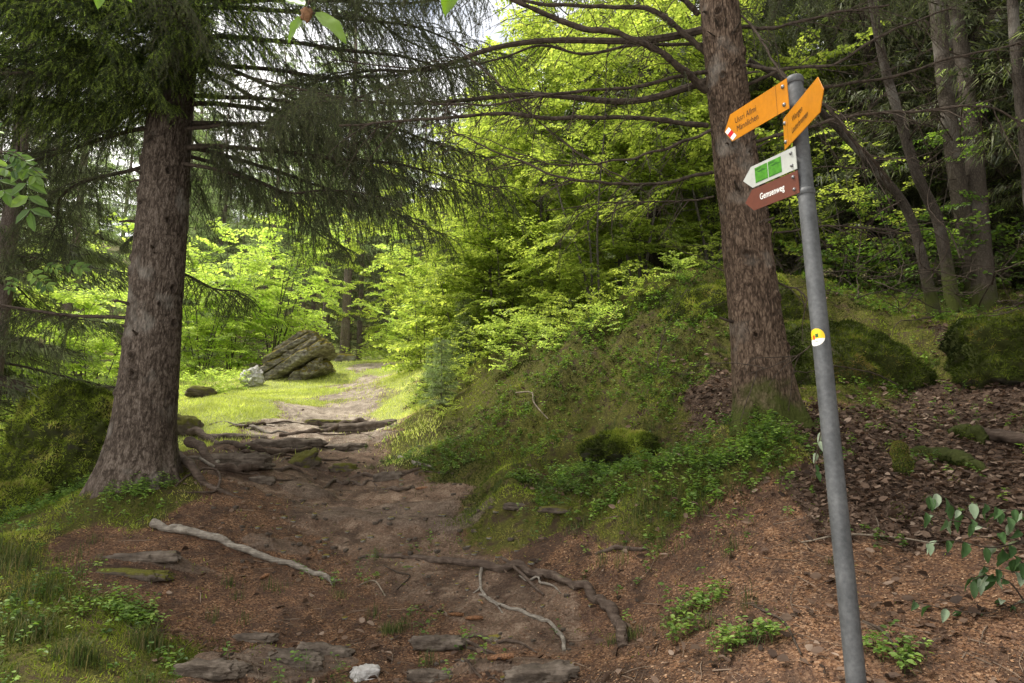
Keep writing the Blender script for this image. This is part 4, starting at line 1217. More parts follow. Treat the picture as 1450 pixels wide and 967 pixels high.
BM = [branch_mesh('branch', 3.0, 100 + i, [M['twig'], M['needle']], bare=b, droop=d, hang=h, dens=1.15)
      for i, (b, d, h) in enumerate(((.12, .46, 1.15), (.2, .58, 1.3), (.1, .36, 1.0), (.3, .52, 1.4)))]
BRIGHT = branch_mesh('branch', 1.9, 131, [M['twig'], M['needle_bright']], bare=.08, droop=.6, hang=.9, dens=2.2, tipbright=.3, width=.55, side_step=.055, nl=.019)
BARE = [branch_mesh('branch', 3.6, 120 + i, [M['twig'], M['needle_grey']], bare=.5, droop=.28, hang=1.0, dens=.75, width=.24) for i in range(2)]
print('branch polys', [len(m.polygons) for m in BM])

def place_branch(tree, mesh, base, az, tilt=0.0, scale=1.0, roll=0.0):
    o = ob('branch', mesh, tree, base, (roll, -tilt, az), (scale,) * 3)
    return o

def axis_at(P, z):
    return np.array([np.interp(z, P[:, 2], P[:, 0]), np.interp(z, P[:, 2], P[:, 1]), z])

rs = np.random.RandomState(42)
# left spruce: dense from 4.6 m upwards
zz = 3.35
k = 0
for (z, az, tl, sc, mi) in (
    (3.15, -10, .0, .85, 1), (3.35, 20, -.02, 1.0, 0), (3.5, -40, .05, .9, 3), (3.3, 62, .0, .9, 2), (3.8, 5, .05, 1.12, 0), (3.9, -28, .02, 1.05, 3),
    (3.3, 150, .02, 1.0, 1), (3.55, 185, .0, 1.05, 0), (3.8, 210, .05, .95, 3), (3.45, 125, .0, .9, 2), (3.95, 165, .08, 1.1, 0), (4.1, 195, .1, 1.0, 1),
    (4.3, -15, .08, 1.1, 3), (4.4, 235, .1, .75, 1), (4.1, -62, .05, .8, 1), (4.5, 30, .12, 1.1, 3), (4.6, 175, .1, 1.1, 2),
    (4.35, 60, .05, 1.0, 0), (4.3, 95, .05, .9, 1), (3.3, 2, .08, 1.15, 0), (3.6, 32, .1, 1.1, 2), (4.9, 12, .16, 1.2, 0), (5.2, 30, .16, 1.2, 2), (5.5, -6, .18, 1.25, 1), (5.0, -20, .14, 1.2, 3)):
    place_branch(left_spruce, BM[mi], axis_at(LPTS, z + .22), math.radians(az), tl, sc); k += 1
for i in range(26):
    z = 4.8 + i * .36 + rs.uniform(-.1, .1)
    sc = max(.35, 1.1 - .05 * (z - 4.8)) * rs.uniform(.85, 1.1)
    place_branch(left_spruce, BM[i % 4], axis_at(LPTS, min(z, LPTS[-1, 2] - .1)), i * 2.4 + rs.uniform(-.3, .3), .1, sc)
# the bright-tipped sprays that hang before the trunk
for (z, az, tl, sc) in ((4.3, 245, .25, 1.0), (4.25, 215, .1, 1.0), (4.75, 262, .3, 1.1), (4.2, 268, .2, .8), (4.9, 230, .3, 1.15), (4.7, 290, .25, 1.0), (4.35, 300, .2, .95), (4.5, 200, .2, 1.1), (4.6, 320, .2, 1.1), (5.2, 250, .3, 1.2), (5.3, 275, .3, 1.2), (5.1, 215, .3, 1.2), (5.0, 305, .3, 1.2), (5.6, 235, .3, 1.2), (5.5, 290, .3, 1.2), (4.0, 250, .15, .6), (3.95, 285, .1, .6), (4.0, 205, .15, .9), (3.9, 222, .1, .7), (4.4, 258, .35, .8), (4.6, 275, .4, .9), (4.3, 235, .3, .9), (5.0, 262, .4, 1.0), (4.8, 245, .35, 1.0), (4.15, 310, .15, .8)):
    place_branch(left_spruce, BRIGHT, axis_at(LPTS, z), math.radians(az), tl, sc)
# lone low branch to the left
place_branch(left_spruce, branch_mesh('branch', 2.4, 150, [M['twig'], M['needle']], bare=.28, droop=-.12, hang=1.2, dens=1.4, width=.36), axis_at(LPTS, 1.75), math.radians(188), .02)
place_branch(left_spruce, branch_mesh('branch', 1.7, 151, [M['twig'], M['needle']], bare=.1, droop=.3, hang=1.2, dens=1.4, width=.34), axis_at(LPTS, 2.35), math.radians(85), .05)

# right spruce: bare limbs followed from the photograph, set at believable depths
def limb(tree, origin, pts, r0, r1, seed, nt=16, tl=(.25, .8), mat='twig', foliage=0.0):
    W3 = np.array([at(u, v, Y) - origin for (u, v, Y) in pts])
    n = 70; P = catmull(W3, n)
    P[:, 2] += .018 * fbm(np.arange(n) * .16, seed, 0, 2); P[:, 1] += .03 * fbm(np.arange(n) * .12, seed, 5, 2)
    mb = MB(); R = np.linspace(r0, r1, n) * (1 + .2 * fbm(np.arange(n) * .5, seed, 3, 2))
    tube(mb, P, R, 9, .5, dis=lambda V: .25 * fbm(V[:, 0] * 40, V[:, 1] * 40, V[:, 2] * 40, 2))
    rs = np.random.RandomState(seed)
    nd = MB()
    for q in range(nt):
        i = rs.randint(int(n * .12), n - 1)
        l = rs.uniform(*tl) * (.5 + .5 * i / n); d = nrm(P[min(i + 1, n - 1)] - P[i - 1]) * .7 + rs.randn(3) * np.array([.3, .55, .35]) + np.array([0, 0, -.22])
        d = nrm(d); m = 9; pts_ = [P[i]]
        for _ in range(m): d = nrm(d + rs.randn(3) * .10 + np.array([0, 0, -.05])); pts_.append(pts_[-1] + d * l / m)
        pts_ = np.array(pts_)
        tube(mb, pts_, np.linspace(.0050, .0018, m + 1), 4, .4)
        S, E = [], []
        for _ in range(int(l * 16)):
            j = rs.randint(1, m); dd = nrm(nrm(pts_[j + 1] - pts_[j]) * .6 + rs.randn(3) * .5 + np.array([0, 0, -.25])); S.append(pts_[j]); e = pts_[j] + dd * rs.uniform(.05, .2); E.append(e)
        tubes_batch(mb, S, E, .0017, .001, .4)
        if foliage > 0 and rs.rand() < foliage and len(S):
            S = np.array(S); E = np.array(E); c = 34; idx = np.repeat(np.arange(len(S)), c)
            T = nrm(E - S)[idx]; rad = rs.randn(len(idx), 3)
            D = nrm(T * .75 + nrm(rad) * .7) * .018
            blades(nd, S[idx] + (E - S)[idx] * rs.rand(len(idx), 1), D, .0024, np.clip(rs.rand(len(S))[idx] * .7, 0, 1))
    if nd.n:
        k = len(mb.M); mb.merge(nd)
        for i in range(k, len(mb.M)): mb.M[i] = mb.M[i] + 1
    return ob('dead_branch' if foliage == 0 else 'branch', (mb, [M[mat], M['needle']], False), tree)
LB = [
 ([(1003,178,5.6),(950,170,5.5),(900,167,5.4),(830,166,5.3),(760,165,5.2),(690,162,5.2),(620,168,5.1),(550,172,5.1),(480,176,5.1)], .024, .008, 26, .5),
 ([(1000,128,5.6),(965,98,5.4),(930,72,5.3),(880,50,5.2),(820,38,5.1),(770,18,5.0),(720,-6,4.9),(640,-40,4.9)], .034, .014, 20, .3),
 ([(1000,75,5.7),(960,40,5.6),(920,15,5.6),(860,10,5.6),(780,8,5.5),(700,-12,5.5),(600,-30,5.4)], .028, .010, 18, .4),
 ([(1005,98,5.6),(960,108,5.5),(900,122,5.4),(840,125,5.3),(790,134,5.2),(740,142,5.2),(680,146,5.2),(610,148,5.2)], .018, .006, 20, .3),
 ([(1008,242,5.5),(960,255,5.3),(900,258,5.2),(850,258,5.1),(800,252,5.0),(740,230,5.0),(680,205,5.0),(640,185,5.0)], .016, .005, 22, .3),
 ([(1006,186,5.5),(970,200,5.4),(930,214,5.3),(880,226,5.2),(830,232,5.2),(780,230,5.1),(730,215,5.1)], .014, .004, 18, .2),
 ([(1004,60,5.8),(950,62,5.9),(890,66,6.0),(830,78,6.1),(770,66,6.1),(700,86,6.2),(620,96,6.2),(540,92,6.2),(470,85,6.2)], .018, .006, 22, .5),
 ([(640,58,5.6),(690,105,5.5),(740,150,5.4),(790,195,5.4),(840,228,5.3),(890,256,5.3)], .008, .006, 10, 0),
 ([(1010,280,5.5),(960,284,5.4),(900,286,5.3),(840,288,5.2),(770,300,5.2)], .008, .003, 12, .1),
 ([(1060,92,5.6),(1090,98,5.4),(1130,122,5.1),(1170,150,4.9),(1215,205,5.0),(1260,260,5.2)], .018, .010, 8, 0),
 ([(1055,205,5.6),(1120,188,5.4),(1190,168,5.2),(1260,158,5.1),(1320,156,5.0),(1390,152,5.0),(1460,180,5.0)], .016, .007, 22, .1),
 ([(1050,150,5.7),(1110,130,5.6),(1190,122,5.6),(1270,108,5.6),(1340,85,5.5),(1450,62,5.5)], .018, .008, 22, .1),
 ([(1052,122,5.6),(1120,95,5.5),(1180,90,5.4),(1240,55,5.4),(1290,32,5.4),(1350,10,5.3)], .016, .007, 16, .1),
 ([(1045,40,5.7),(1100,36,5.6),(1170,20,5.5),(1260,5,5.5)], .018, .009, 12, .1),
 ([(1042,15,5.6),(1080,60,5.3),(1110,110,5.1),(1150,150,5.0)], .012, .005, 8, 0),
 ([(1095,395,5.6),(1140,420,5.4),(1160,470,5.2),(1130,500,5.2),(1060,530,5.2)], .008, .003, 8, 0),
 ([(990,20,5.7),(930,-30,5.6),(860,-70,5.6)], .026, .016, 8, 0),
 ([(1096,330,5.7),(1180,318,5.8),(1260,330,5.9),(1330,322,6.0)], .009, .004, 14, 0),
]
for k, (pts, r0, r1, nt, fo) in enumerate(LB):
    limb(right_spruce, RT, pts, r0, r1, 200 + k, int(nt * 1.3), foliage=fo)
# living foliage at the far end of long limbs and in the upper crown
for (z, az, tl, sc, mi) in ((3.2, 172, .10, 1.25, 0), (3.7, 160, .10, 1.3, 1), (4.2, 182, .12, 1.3, 0), (5.0, 150, .15, 1.3, 0), (5.3, 188, .15, 1.2, 1),
                            (4.7, 20, .15, 1.0, 1), (5.1, -10, .15, 1.0, 0), (5.4, 60, .1, 1.0, 1)):
    place_branch(right_spruce, BARE[mi], axis_at(RPTS, z), math.radians(az), tl, sc)
for i in range(22):
    z = 5.6 + i * .36
    place_branch(right_spruce, BM[i % 4], axis_at(RPTS, min(z, RPTS[-1, 2] - .1)), i * 2.4 + 1, .1, max(.35, 1.05 - .06 * (z - 5.6)))

# ------------------------------------------------------------------ spruces of the forest behind
def lod_branch(mb, wb, base, az, Lb, tilt, seed, w=.03, dens=1.0):
    rs = np.random.RandomState(seed)
    n = 8; t = np.linspace(0, 1, n)
    x = t * Lb; z = math.tan(tilt) * x - .30 * Lb * t ** 1.5 + .12 * Lb * t ** 3
    P = np.stack([x * math.cos(az), x * math.sin(az), z], 1) + base
    tubes_batch(wb, P[:-1], P[1:], .010 + .008 * Lb * (1 - t[:-1]), .006 + .008 * Lb * (1 - t[1:]), .5)
    k = int(70 * Lb * dens); s = .12 + .88 * rs.rand(k) ** .8
    b = np.stack([np.interp(s, t, P[:, q]) for q in range(3)], 1)
    sd = rs.choice([-1, 1], k); prof = np.sin(PI * np.minimum(1, (1 - s) * .8 + .18))
    off = rs.rand(k) ** .8 * .32 * Lb * prof
    A = np.array([math.cos(az), math.sin(az), 0]); B = np.array([-math.sin(az), math.cos(az), 0])
    b = b + B * (sd * off)[:, None] + A * (off * .45)[:, None] - np.array([0, 0, 1]) * (off * .30)[:, None]
    D = nrm(A * rs.uniform(.1, .8, (k, 1)) + B * (sd * rs.uniform(0, .7, k))[:, None] + np.array([0, 0, -1]) * rs.uniform(.25, 1.1, (k, 1))) * rs.uniform(.10, .28, (k, 1))
    tone = rs.rand(k)
    for q in range(3):
        j = rs.randn(k, 3) * .035
        blades(mb, b + j, D * rs.uniform(.6, 1.1, (k, 1)) + rs.randn(k, 3) * .035, w * rs.uniform(.5, 1.2, k), np.clip(tone + rs.uniform(-.15, .15, k), 0, 1))
    tubes_batch(wb, b, b - (b - (P[0] + (P[-1] - P[0]) * s[:, None])) * .8, .002, .003, .3)

def far_spruce(name, h, z0, Lmax, r, seed, needle, bark, dens=1.0, nb=64, w=.03):
    rs = np.random.RandomState(seed)
    cb, wb = MB(), MB()
    tr = MB()
    zz = np.linspace(-.4, h, 34)
    P = np.stack([.05 * fbm(zz * .3, seed, 0, 2) * zz * .3, .05 * fbm(zz * .3, seed, 9, 2) * zz * .3, zz], 1)
    R = r * (1 - zz / (h * 1.03)) ** .8 + .35 * r * np.exp(-np.maximum(zz, -.3) / .4)
    Pt = catmull(P, 120); Rt = np.interp(np.linspace(0, 1, 120), np.linspace(0, 1, 34), R)
    tube(tr, Pt, Rt, 18, .5, dis=lambda V: .07 * fbm(V[:, 0] * 14, V[:, 1] * 14, V[:, 2] * 4, 3))
    for i in range(nb):
        f = i / nb; z = z0 + (h - z0) * f
        l = Lmax * (1 - f) ** .75 * rs.uniform(.65, 1.1)
        if l < .3: l = .3
        lod_branch(cb, wb, axis_at(Pt, z), i * 2.4 + rs.uniform(-.5, .5), l, rs.uniform(.0, .22) + .25 * f, seed * 99 + i, w=w, dens=dens)
    # dead stubs below the crown
    S, E = [], []
    for i in range(40):
        z = rs.uniform(.6, z0 + 1.0); a = rs.uniform(0, 2 * PI); l = rs.uniform(.2, 1.3)
        b = axis_at(Pt, z); e = b + np.array([math.cos(a) * l, math.sin(a) * l, rs.uniform(-.35, .1) * l]); S.append(b); E.append(e)
    tubes_batch(wb, S, E, .012, .004, .5)
    k = len(cb.M); cb.merge(wb)
    for i in range(k, len(cb.M)): cb.M[i] = cb.M[i] + 1
    return tr.mesh('trunk', M[bark]), cb.mesh('crown', [M[needle], M['twig']], False)

FS = {
 'bushy': [far_spruce('s', 15, .8, 2.6, .16, 301 + q, 'needle_hazed', 'bark_far', nb=90, w=.030) for q in range(2)],
 'tall': [far_spruce('s', 21, 5.5, 2.8, .20, 311 + q, 'needle_hazed', 'bark_far', nb=70, w=.034) for q in range(2)],
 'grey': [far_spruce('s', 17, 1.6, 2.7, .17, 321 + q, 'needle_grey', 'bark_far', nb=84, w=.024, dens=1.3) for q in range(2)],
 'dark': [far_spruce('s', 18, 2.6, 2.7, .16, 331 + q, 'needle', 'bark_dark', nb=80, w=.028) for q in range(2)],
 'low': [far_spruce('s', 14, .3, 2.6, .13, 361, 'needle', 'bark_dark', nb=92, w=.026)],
 'young': [far_spruce('s', 3.2, .15, 1.0, .035, 341, 'needle_hazed', 'bark_far', nb=46, w=.016, dens=1.6)],
}
print('far polys', {k: len(v[0][1].polygons) for k, v in FS.items()})
def put_tree(kind, x, y, label, sc=1.0, group=None, rot=None, name='spruce_tree', cat='tree', lib=None, lean=0.0):
    lib = lib or FS; v = lib[kind][int(abs(x * 7 + y * 13)) % len(lib[kind])]
    t = thing(name, label, cat, (x, y, hz(x, y) - .05), rot if rot is not None else (x * 3.1 + y * 1.7) % 6.28, group, sc)
    t.rotation_euler[0] = lean
    ob('trunk', v[0], t); ob('crown', v[1], t)
    return t
def px(u, Y): return (u - 725) / F * Y / (CP) * 1.0
# individually visible trunks
tall1 = put_tree('tall', *at(487, 505, 27)[:2], 'slender pale trunked spruce standing beyond the end of the path', .95)
tall2 = put_tree('tall', *at(459, 490, 31)[:2], 'second slender spruce trunk left of the pale one beyond the slab', .9)
put_tree('dark', *at(925, 380, 15)[:2], 'thick brown trunked spruce behind the bright beech leaves above the great boulder', 1.35)
put_tree('dark', *at(1245, 330, 13)[:2], 'reddish brown spruce trunk between curved stems in the dark wood', .9)
spots = {
 'left': [(-6.9, 9.0, 'grey', .8), (-8.8, 9.6, 'grey', 1.0), (-12.8, 13, 'grey', .75), (-16, 17, 'bushy', .8), (-19, 21, 'grey', 1.0), (-22, 25, 'bushy', 1.0), (-9.5, 7.0, 'grey', .9), (-15.5, 21, 'bushy', .5), (-18, 27, 'tall', 1.0), (-12.5, 9.6, 'grey', .9), (-26, 20, 'dark', 1.2),
          (-17, 12.5, 'dark', 1.0), (-21, 16, 'dark', 1.1), (-11, 7.6, 'dark', 1.1)],
 'back': [(-10.5, 29, 'tall', 0.80), (-13.5, 27, 'bushy', 0.88), (-6.8, 30, 'grey', 0.80), (-3.5, 33, 'grey', 0.88), (-8.5, 35, 'grey', 0.96), (-5.2, 38, 'tall', 0.88), (-12, 38, 'tall', 0.96), (-1.2, 36, 'grey', 0.80), (1.5, 33, 'bushy', 0.80),
          (4.5, 30, 'tall', 0.72), (-16, 33, 'bushy', 0.96), (-20, 28, 'grey', 0.96), (-24, 36, 'tall', 0.96), (3, 40, 'grey', 0.96), (-2, 44, 'bushy', 1.04), (-9, 46, 'grey', 1.04), (-16, 46, 'tall', 1.04), (-27, 28, 'grey', 0.96), (8, 36, 'grey', 0.88),
          (-4.6, 28.5, 'bushy', 0.36), (-5.6, 33, 'grey', 0.72), (-22, 44, 'grey', 1.04), (-32, 40, 'grey', 1.12), (-7, 41, 'grey', 1.04), (0.3, 48, 'grey', 1.12)],
 'right': [(6.2, 22, 'grey', 1.0), (9.5, 25, 'tall', 1.0), (8.0, 15.5, 'dark', .9), (5.5, 14.2, 'dark', .8), (10.5, 18, 'tall', 1.0), (13, 22, 'dark', 1.1), (9.3, 11.5, 'dark', .85), (11.5, 14, 'dark', 1.0), (14.5, 16, 'tall', 1.0),
           (7.2, 18.8, 'dark', 1.0), (12.6, 10.6, 'dark', 1.0), (16, 13, 'dark', 1.1), (15, 20, 'dark', 1.2), (19, 18, 'dark', 1.2), (12, 28, 'dark', 1.2), (17, 27, 'dark', 1.3), (8.3, 8.5, 'dark', .8), (10.0, 7.0, 'dark', 1.0), (22, 24, 'dark', 1.4), (13.2, 7.5, 'dark', 1.1), (3.2, 24, 'bushy', .9)],
}
kindlab = {
 'left': {'grey': 'grey-green drooping spruce in the wood left of the massive trunk', 'bushy': 'full green spruce beyond the left meadow edge', 'tall': 'tall spruce with bare lower trunk deep in the left wood', 'dark': 'dark spruce closing the left side of the wood'},
 'back': {'grey': 'grey-green spruce beyond the slab at the end of the meadow', 'bushy': 'sunlit full spruce in the forest beyond the path', 'tall': 'tall spruce with high crown in the forest beyond the path', 'dark': 'dark spruce in the forest wall beyond the path crest'},
 'right': {'grey': 'grey-green spruce on the slope beyond the beeches', 'bushy': 'sunlit spruce on the slope right of the path end', 'tall': 'tall bare trunked spruce up the right hillside', 'dark': 'dark spruce in the shaded wood up the right hillside', 'low': 'dark spruce with boughs down to the ground in the right wood'},
}
grp = {'left': 'spruces of the wood on the left', 'back': 'spruces of the forest beyond the path', 'right': 'spruces of the shaded right hillside'}
spots['right'] += [(5.2, -2.2, 'dark', .9), (7.0, 1.0, 'dark', 1.1), (3.4, -4.0, 'dark', 1.0), (8.5, -1.5, 'dark', 1.1), (10.5, 2, 'dark', 1.1), (7.4, 10.4, 'dark', .9), (6.9, 12.6, 'low', .8), (9.3, 13.6, 'low', .9), (8.3, 11.2, 'low', .7), (11.2, 12.6, 'low', .9), (2.4, -3.2, 'dark', .9), (5.0, -5.0, 'dark', 1.0), (5.9, 14.5, 'low', .8), (10.5, 15.5, 'low', 1.0), (9.5, 4.2, 'dark', 1.0), (6.8, 11.8, 'dark', .7), (11.8, 12.2, 'dark', .9), (14.5, 11, 'dark', 1.0), (10.8, 9.4, 'dark', .8), (12.5, 16.5, 'dark', 1.0), (17.5, 10.5, 'dark', 1.2), (9.0, 20.5, 'dark', 1.0), (14.0, 25, 'dark', 1.2)]  # spruces behind and beside the camera are unseen, added to shade the foreground
_r = np.random.RandomState(77)
for i in range(95):
    y_ = _r.uniform(37, 85); x_ = _r.uniform(-.95, 1.0) * y_
    if y_ < 46 and -12 < x_ < 6: y_ += 14
    spots['back' if x_ < 9 else 'right'].append((x_, y_, _r.choice(['bushy', 'tall', 'grey']) if x_ < 9 else _r.choice(['dark', 'tall']), _r.uniform(.8, 1.15)))
for side, lst in spots.items():
    for (x, y, kd, sc) in lst:
        put_tree(kd, x, y, kindlab[side][kd], sc, grp[side] + {'grey': ', grey-green', 'bushy': ', full and sunlit', 'tall': ', tall', 'dark': ', dark', 'low': ', low boughs'}[kd])
for (u, v, Y, sc, lb) in ((612, 520, 12.5, .30, 'small dark young spruce beside the lower beech leaves'), (625, 560, 10.6, .34, 'dense little spruce bush on the edge of the right bank'),
                      (655, 470, 13, .45, 'young spruce with layered pale twigs among the beech leaves')):
    p = at(u, v, Y); put_tree('young', p[0], p[1], lb, sc)

# ------------------------------------------------------------------ broad-leaved trees
def leafy(seed, h, spread, nl, leafL, leafW, mats, z0=.15, stems=1, lean=(0, 0), flat=.8, dens=1.0, rad=.05, twigstep=.11, leafstep=.042, shape='round', up=.25):
    rs = np.random.RandomState(seed)
    wb, lb_ = MB(), MB(); PL, DL, NL, TL = [], [], [], []
    stemP = []
    for s in range(stems):
        a = rs.uniform(0, 2 * PI); o = .12 * np.array([math.cos(a), math.sin(a), 0]) * (stems > 1)
        out = np.array([math.cos(a), math.sin(a), 0]) * (.28 if stems > 1 else .05) * h
        t = np.linspace(0, 1, 12)[:, None]
        P = o + out * t ** 1.4 + np.array([lean[0], lean[1], 0]) * h * t ** 1.3 + np.array([0, 0, 1]) * (h * rs.uniform(.85, 1) * t - .15)
        P = P + .05 * np.stack([fbm(t[:, 0] * 3 + s * 7, seed, q, 2) for q in range(3)], 1) * h * .3
        r = rad * rs.uniform(.7, 1)
        tube(wb, catmull(P, 40), np.linspace(r, r * .15, 40), 8, .5); stemP.append(P)
    S, E, R0 = [], [], []
    for i in range(nl):
        P = stemP[i % stems]; f = z0 + (1 - z0) * (i + rs.rand()) / nl
        b = np.array([np.interp(f, np.linspace(0, 1, 12), P[:, q]) for q in range(3)])
        a = i * 2.4 + rs.uniform(-.5, .5)
        prof = math.sin(PI * min(1, .15 + .8 * (f - z0) / (1 - z0))) if shape == 'round' else (1 - .75 * f)
        l = spread * (.35 + .65 * prof) * rs.uniform(.7, 1.15)
        d = nrm(np.array([math.cos(a), math.sin(a), up + rs.uniform(-.1, .25)])); m = max(5, int(l / .16)); pts = [b]
        for q in range(m):
            d = nrm(d + rs.randn(3) * .12 + np.array([0, 0, -.05])); pts.append(pts[-1] + d * l / m)
        pts = np.array(pts)
        S.append(pts[:-1]); E.append(pts[1:]); R0.append(np.linspace(rad * .28, .004, m))
        # twigs in a roughly level plane
        nrmP = nrm(np.array([rs.randn() * .22, rs.randn() * .22, 1.0]))
        for s in np.arange(.18, 1.0, twigstep / l):
            for sd in (-1, 1):
                if rs.rand() > .85 * dens: continue
                j = s * m; ji = min(int(j), m - 1); p = pts[ji] + (pts[ji + 1] - pts[ji]) * (j - ji)
                ddr = nrm(pts[ji + 1] - pts[ji])
                side = nrm(np.cross(nrmP, ddr)) * sd
                tl = rs.uniform(.18, .5) * (1.15 - .6 * s) * min(1, spread / 1.2)
                td = nrm(ddr * .8 + side * .9 + rs.randn(3) * .10)
                S.append(p[None]); E.append((p + td * tl)[None]); R0.append(np.array([.0022]))
                k = np.arange(leafstep * .5, tl + .01, leafstep)
                k = k + rs.uniform(-.3, .3, len(k)) * leafstep
                sgn = np.where(np.arange(len(k)) % 2 == 0, 1, -1)
                s2 = nrm(np.cross(nrmP, td))
                pp = p + td * k[:, None] - np.array([0, 0, 1]) * (k ** 2 * .25)[:, None]
                dd = td * .7 + s2 * sgn[:, None] * .75 + rs.randn(len(k), 3) * .18 + np.array([0, 0, -.12])
                PL.append(pp); DL.append(dd); NL.append(nrmP * flat + rs.randn(len(k), 3) * .32 + np.array([0, 0, .2])); TL.append(np.full(len(k), rs.rand() * .7 + .15))
    S = np.concatenate(S); E = np.concatenate(E); R0 = np.concatenate(R0)
    tubes_batch(wb, S, E, R0, R0 * .7, .4)
    PL = np.concatenate(PL); DL = np.concatenate(DL); NL = nrm(np.concatenate(NL)); TL = np.concatenate(TL)
    n = len(PL); sc = rs.uniform(.6, 1.15, n)
    leaves(lb_, PL, DL, NL, leafL * sc, leafW * sc, np.clip(TL + rs.uniform(-.18, .18, n), 0, 1), fold=rs.uniform(.05, .3))
    k = len(wb.M)
    return wb.mesh('trunk', M[mats[0]]), lb_.mesh('crown', M[mats[1]], False)

LT_ = {
 'beech': [leafy(401, 8.5, 2.6, 74, .10, .070, ('bark_beech', 'beech'), z0=.10, stems=3, rad=.05), leafy(402, 9.5, 2.9, 78, .10, .070, ('bark_beech', 'beech'), z0=.12, stems=1, rad=.08)],
 'shrub': [leafy(411, 3.4, 1.5, 54, .10, .072, ('bark_beech', 'beech'), z0=.06, stems=5, rad=.02, up=.3), leafy(412, 3.0, 1.4, 50, .095, .070, ('bark_beech', 'beech'), z0=.05, stems=5, rad=.02, up=.3)],
 'hazel': [leafy(421, 4.6, 2.0, 56, .11, .085, ('bark_beech', 'hazel'), z0=.05, stems=6, rad=.03, up=.35, leafstep=.055), leafy(422, 5.4, 2.2, 60, .11, .085, ('bark_beech', 'hazel'), z0=.05, stems=5, rad=.035, up=.35, leafstep=.055)],
 'low': [leafy(431, 1.1, .75, 22, .075, .06, ('bark_beech', 'hazel'), z0=.05, stems=5, rad=.008, up=.5), leafy(432, 1.3, .8, 22, .07, .055, ('bark_beech', 'beech'), z0=.05, stems=5, rad=.008, up=.5)],
 'shade': [leafy(451, 4.2, 1.3, 18, .08, .055, ('bark_dark', 'herb'), z0=.15, stems=2, rad=.018, dens=.6)],  # darker-leaved copies of the thin and low saplings, shade put into the colour
 'shadelow': [leafy(452, 1.2, .8, 20, .07, .055, ('bark_dark', 'herb'), z0=.05, stems=5, rad=.008, up=.5)],
 'thin': [leafy(441, 4.2, 1.3, 20, .085, .058, ('bark_beech', 'beech'), z0=.15, stems=2, rad=.018, dens=.65)],
}
print('leaf polys', {k: len(v[0][1].polygons) for k, v in LT_.items()})
def put_leafy(kind, u, v, Y, label, sc=1.0, name='beech_tree', cat='tree', group=None, rot=None):
    p = at(u, v, Y); return put_tree(kind, p[0], p[1], label, sc, group, rot, name, cat, LT_)
put_leafy('beech', 845, 440, 11.0, 'many stemmed bright young beech on the left shoulder of the great boulder', .62)
put_leafy('beech', 905, 400, 12.2, 'bright beech with wide level sprays behind the great mossy boulder', .8)
put_leafy('beech', 760, 440, 13.5, 'sunlit beech on the slope between the path and the great boulder', .75)
put_leafy('beech', 690, 450, 16.0, 'tall sunlit beech rising behind the small young spruces', .8)
put_leafy('beech', 1010, 340, 13.0, 'beech with backlit leaves seen past the knotty trunk', .85)
put_leafy('beech', 1130, 330, 13.5, 'beech whose leaves glow behind the yellow signs', .85)
put_leafy('beech', 830, 330, 18.0, 'tall far beech filling the gap under the bare spruce limbs', .85)
put_leafy('beech', 960, 300, 19.0, 'tall far beech high on the slope left of the knotty trunk', .95)
put_leafy('beech', 1080, 280, 20.0, 'tall far beech high on the slope behind the signs', 1.1)
for (u_, v_, Y_, s_, lb_) in ((700, 440, 13.4, .55, 'low spreading beech filling the gap above the sunlit shrubs'), (785, 400, 15, .8, 'beech in the middle of the glowing leaf wall'), (872, 360, 14.6, .85, 'beech directly behind the crest of the mossy mound'),
   (640, 420, 19, .85, 'pale far beech rising above the path end shrubs'), (742, 350, 21, 1.05, 'tall beech deep in the glowing leaf wall'), (945, 350, 16.5, 1.0, 'beech between the mound crest and the knotty trunk'), (1005, 330, 17, 1.0, 'beech half hidden by the knotty trunk'), (560, 470, 24, .7, 'small beech overhanging the far path end')):
    put_leafy('beech', u_, v_, Y_, lb_, s_)
put_leafy('thin', 1200, 330, 10.5, 'thin beech sapling with few leaves in the dark wood', .9)
put_leafy('thin', 1290, 380, 9.8, 'thin beech sapling below the curved stems', .7)
put_leafy('thin', 1160, 360, 11.0, 'slight beech sapling just right of the steel post top', .9)
put_leafy('shrub', 600, 500, 15.5, 'bright leafy shrub at the right edge of the far path', .85, 'leafy_shrub', 'shrub')
put_leafy('shrub', 655, 480, 14.0, 'bright leafy shrub with arching twigs above the mossy bank', .95, 'leafy_shrub', 'shrub')
put_leafy('shrub', 715, 480, 13.0, 'wide leafy shrub in the middle of the sunlit bank', .9, 'leafy_shrub', 'shrub')
put_leafy('shrub', 790, 460, 11.8, 'leafy shrub next to the great boulder left flank', .7, 'leafy_shrub', 'shrub')
put_leafy('hazel', 640, 470, 19.0, 'pale green hazel far up right of the path crest', .9, 'hazel_bush', 'shrub')
put_leafy('hazel', 570, 505, 22.0, 'hazel nearest the crest on the right side of the path', .62, 'hazel_bush', 'shrub')
put_leafy('thin', 568, 520, 17.0, 'slim sapling with a bare stem beside the path crest', .62)
put_leafy('hazel', 330, 520, 22, 'large pale green hazel behind the white rock', 1.0, 'hazel_bush', 'shrub')
put_leafy('hazel', 285, 520, 20.5, 'hazel close to the right side of the massive trunk', .8, 'hazel_bush', 'shrub')
put_leafy('hazel', 385, 500, 23.0, 'hazel growing behind the layered slab', 1.05, 'hazel_bush', 'shrub')
put_leafy('hazel', 425, 490, 25.5, 'yellowish hazel reaching over the slab top', .8, 'hazel_bush', 'shrub')
put_leafy('hazel', 240, 500, 21.0, 'hazel half hidden by the massive trunk', 1.05, 'hazel_bush', 'shrub')
put_leafy('hazel', 130, 520, 15.5, 'hazel showing between massive trunk and tall mossy boulder', .8, 'hazel_bush', 'shrub')
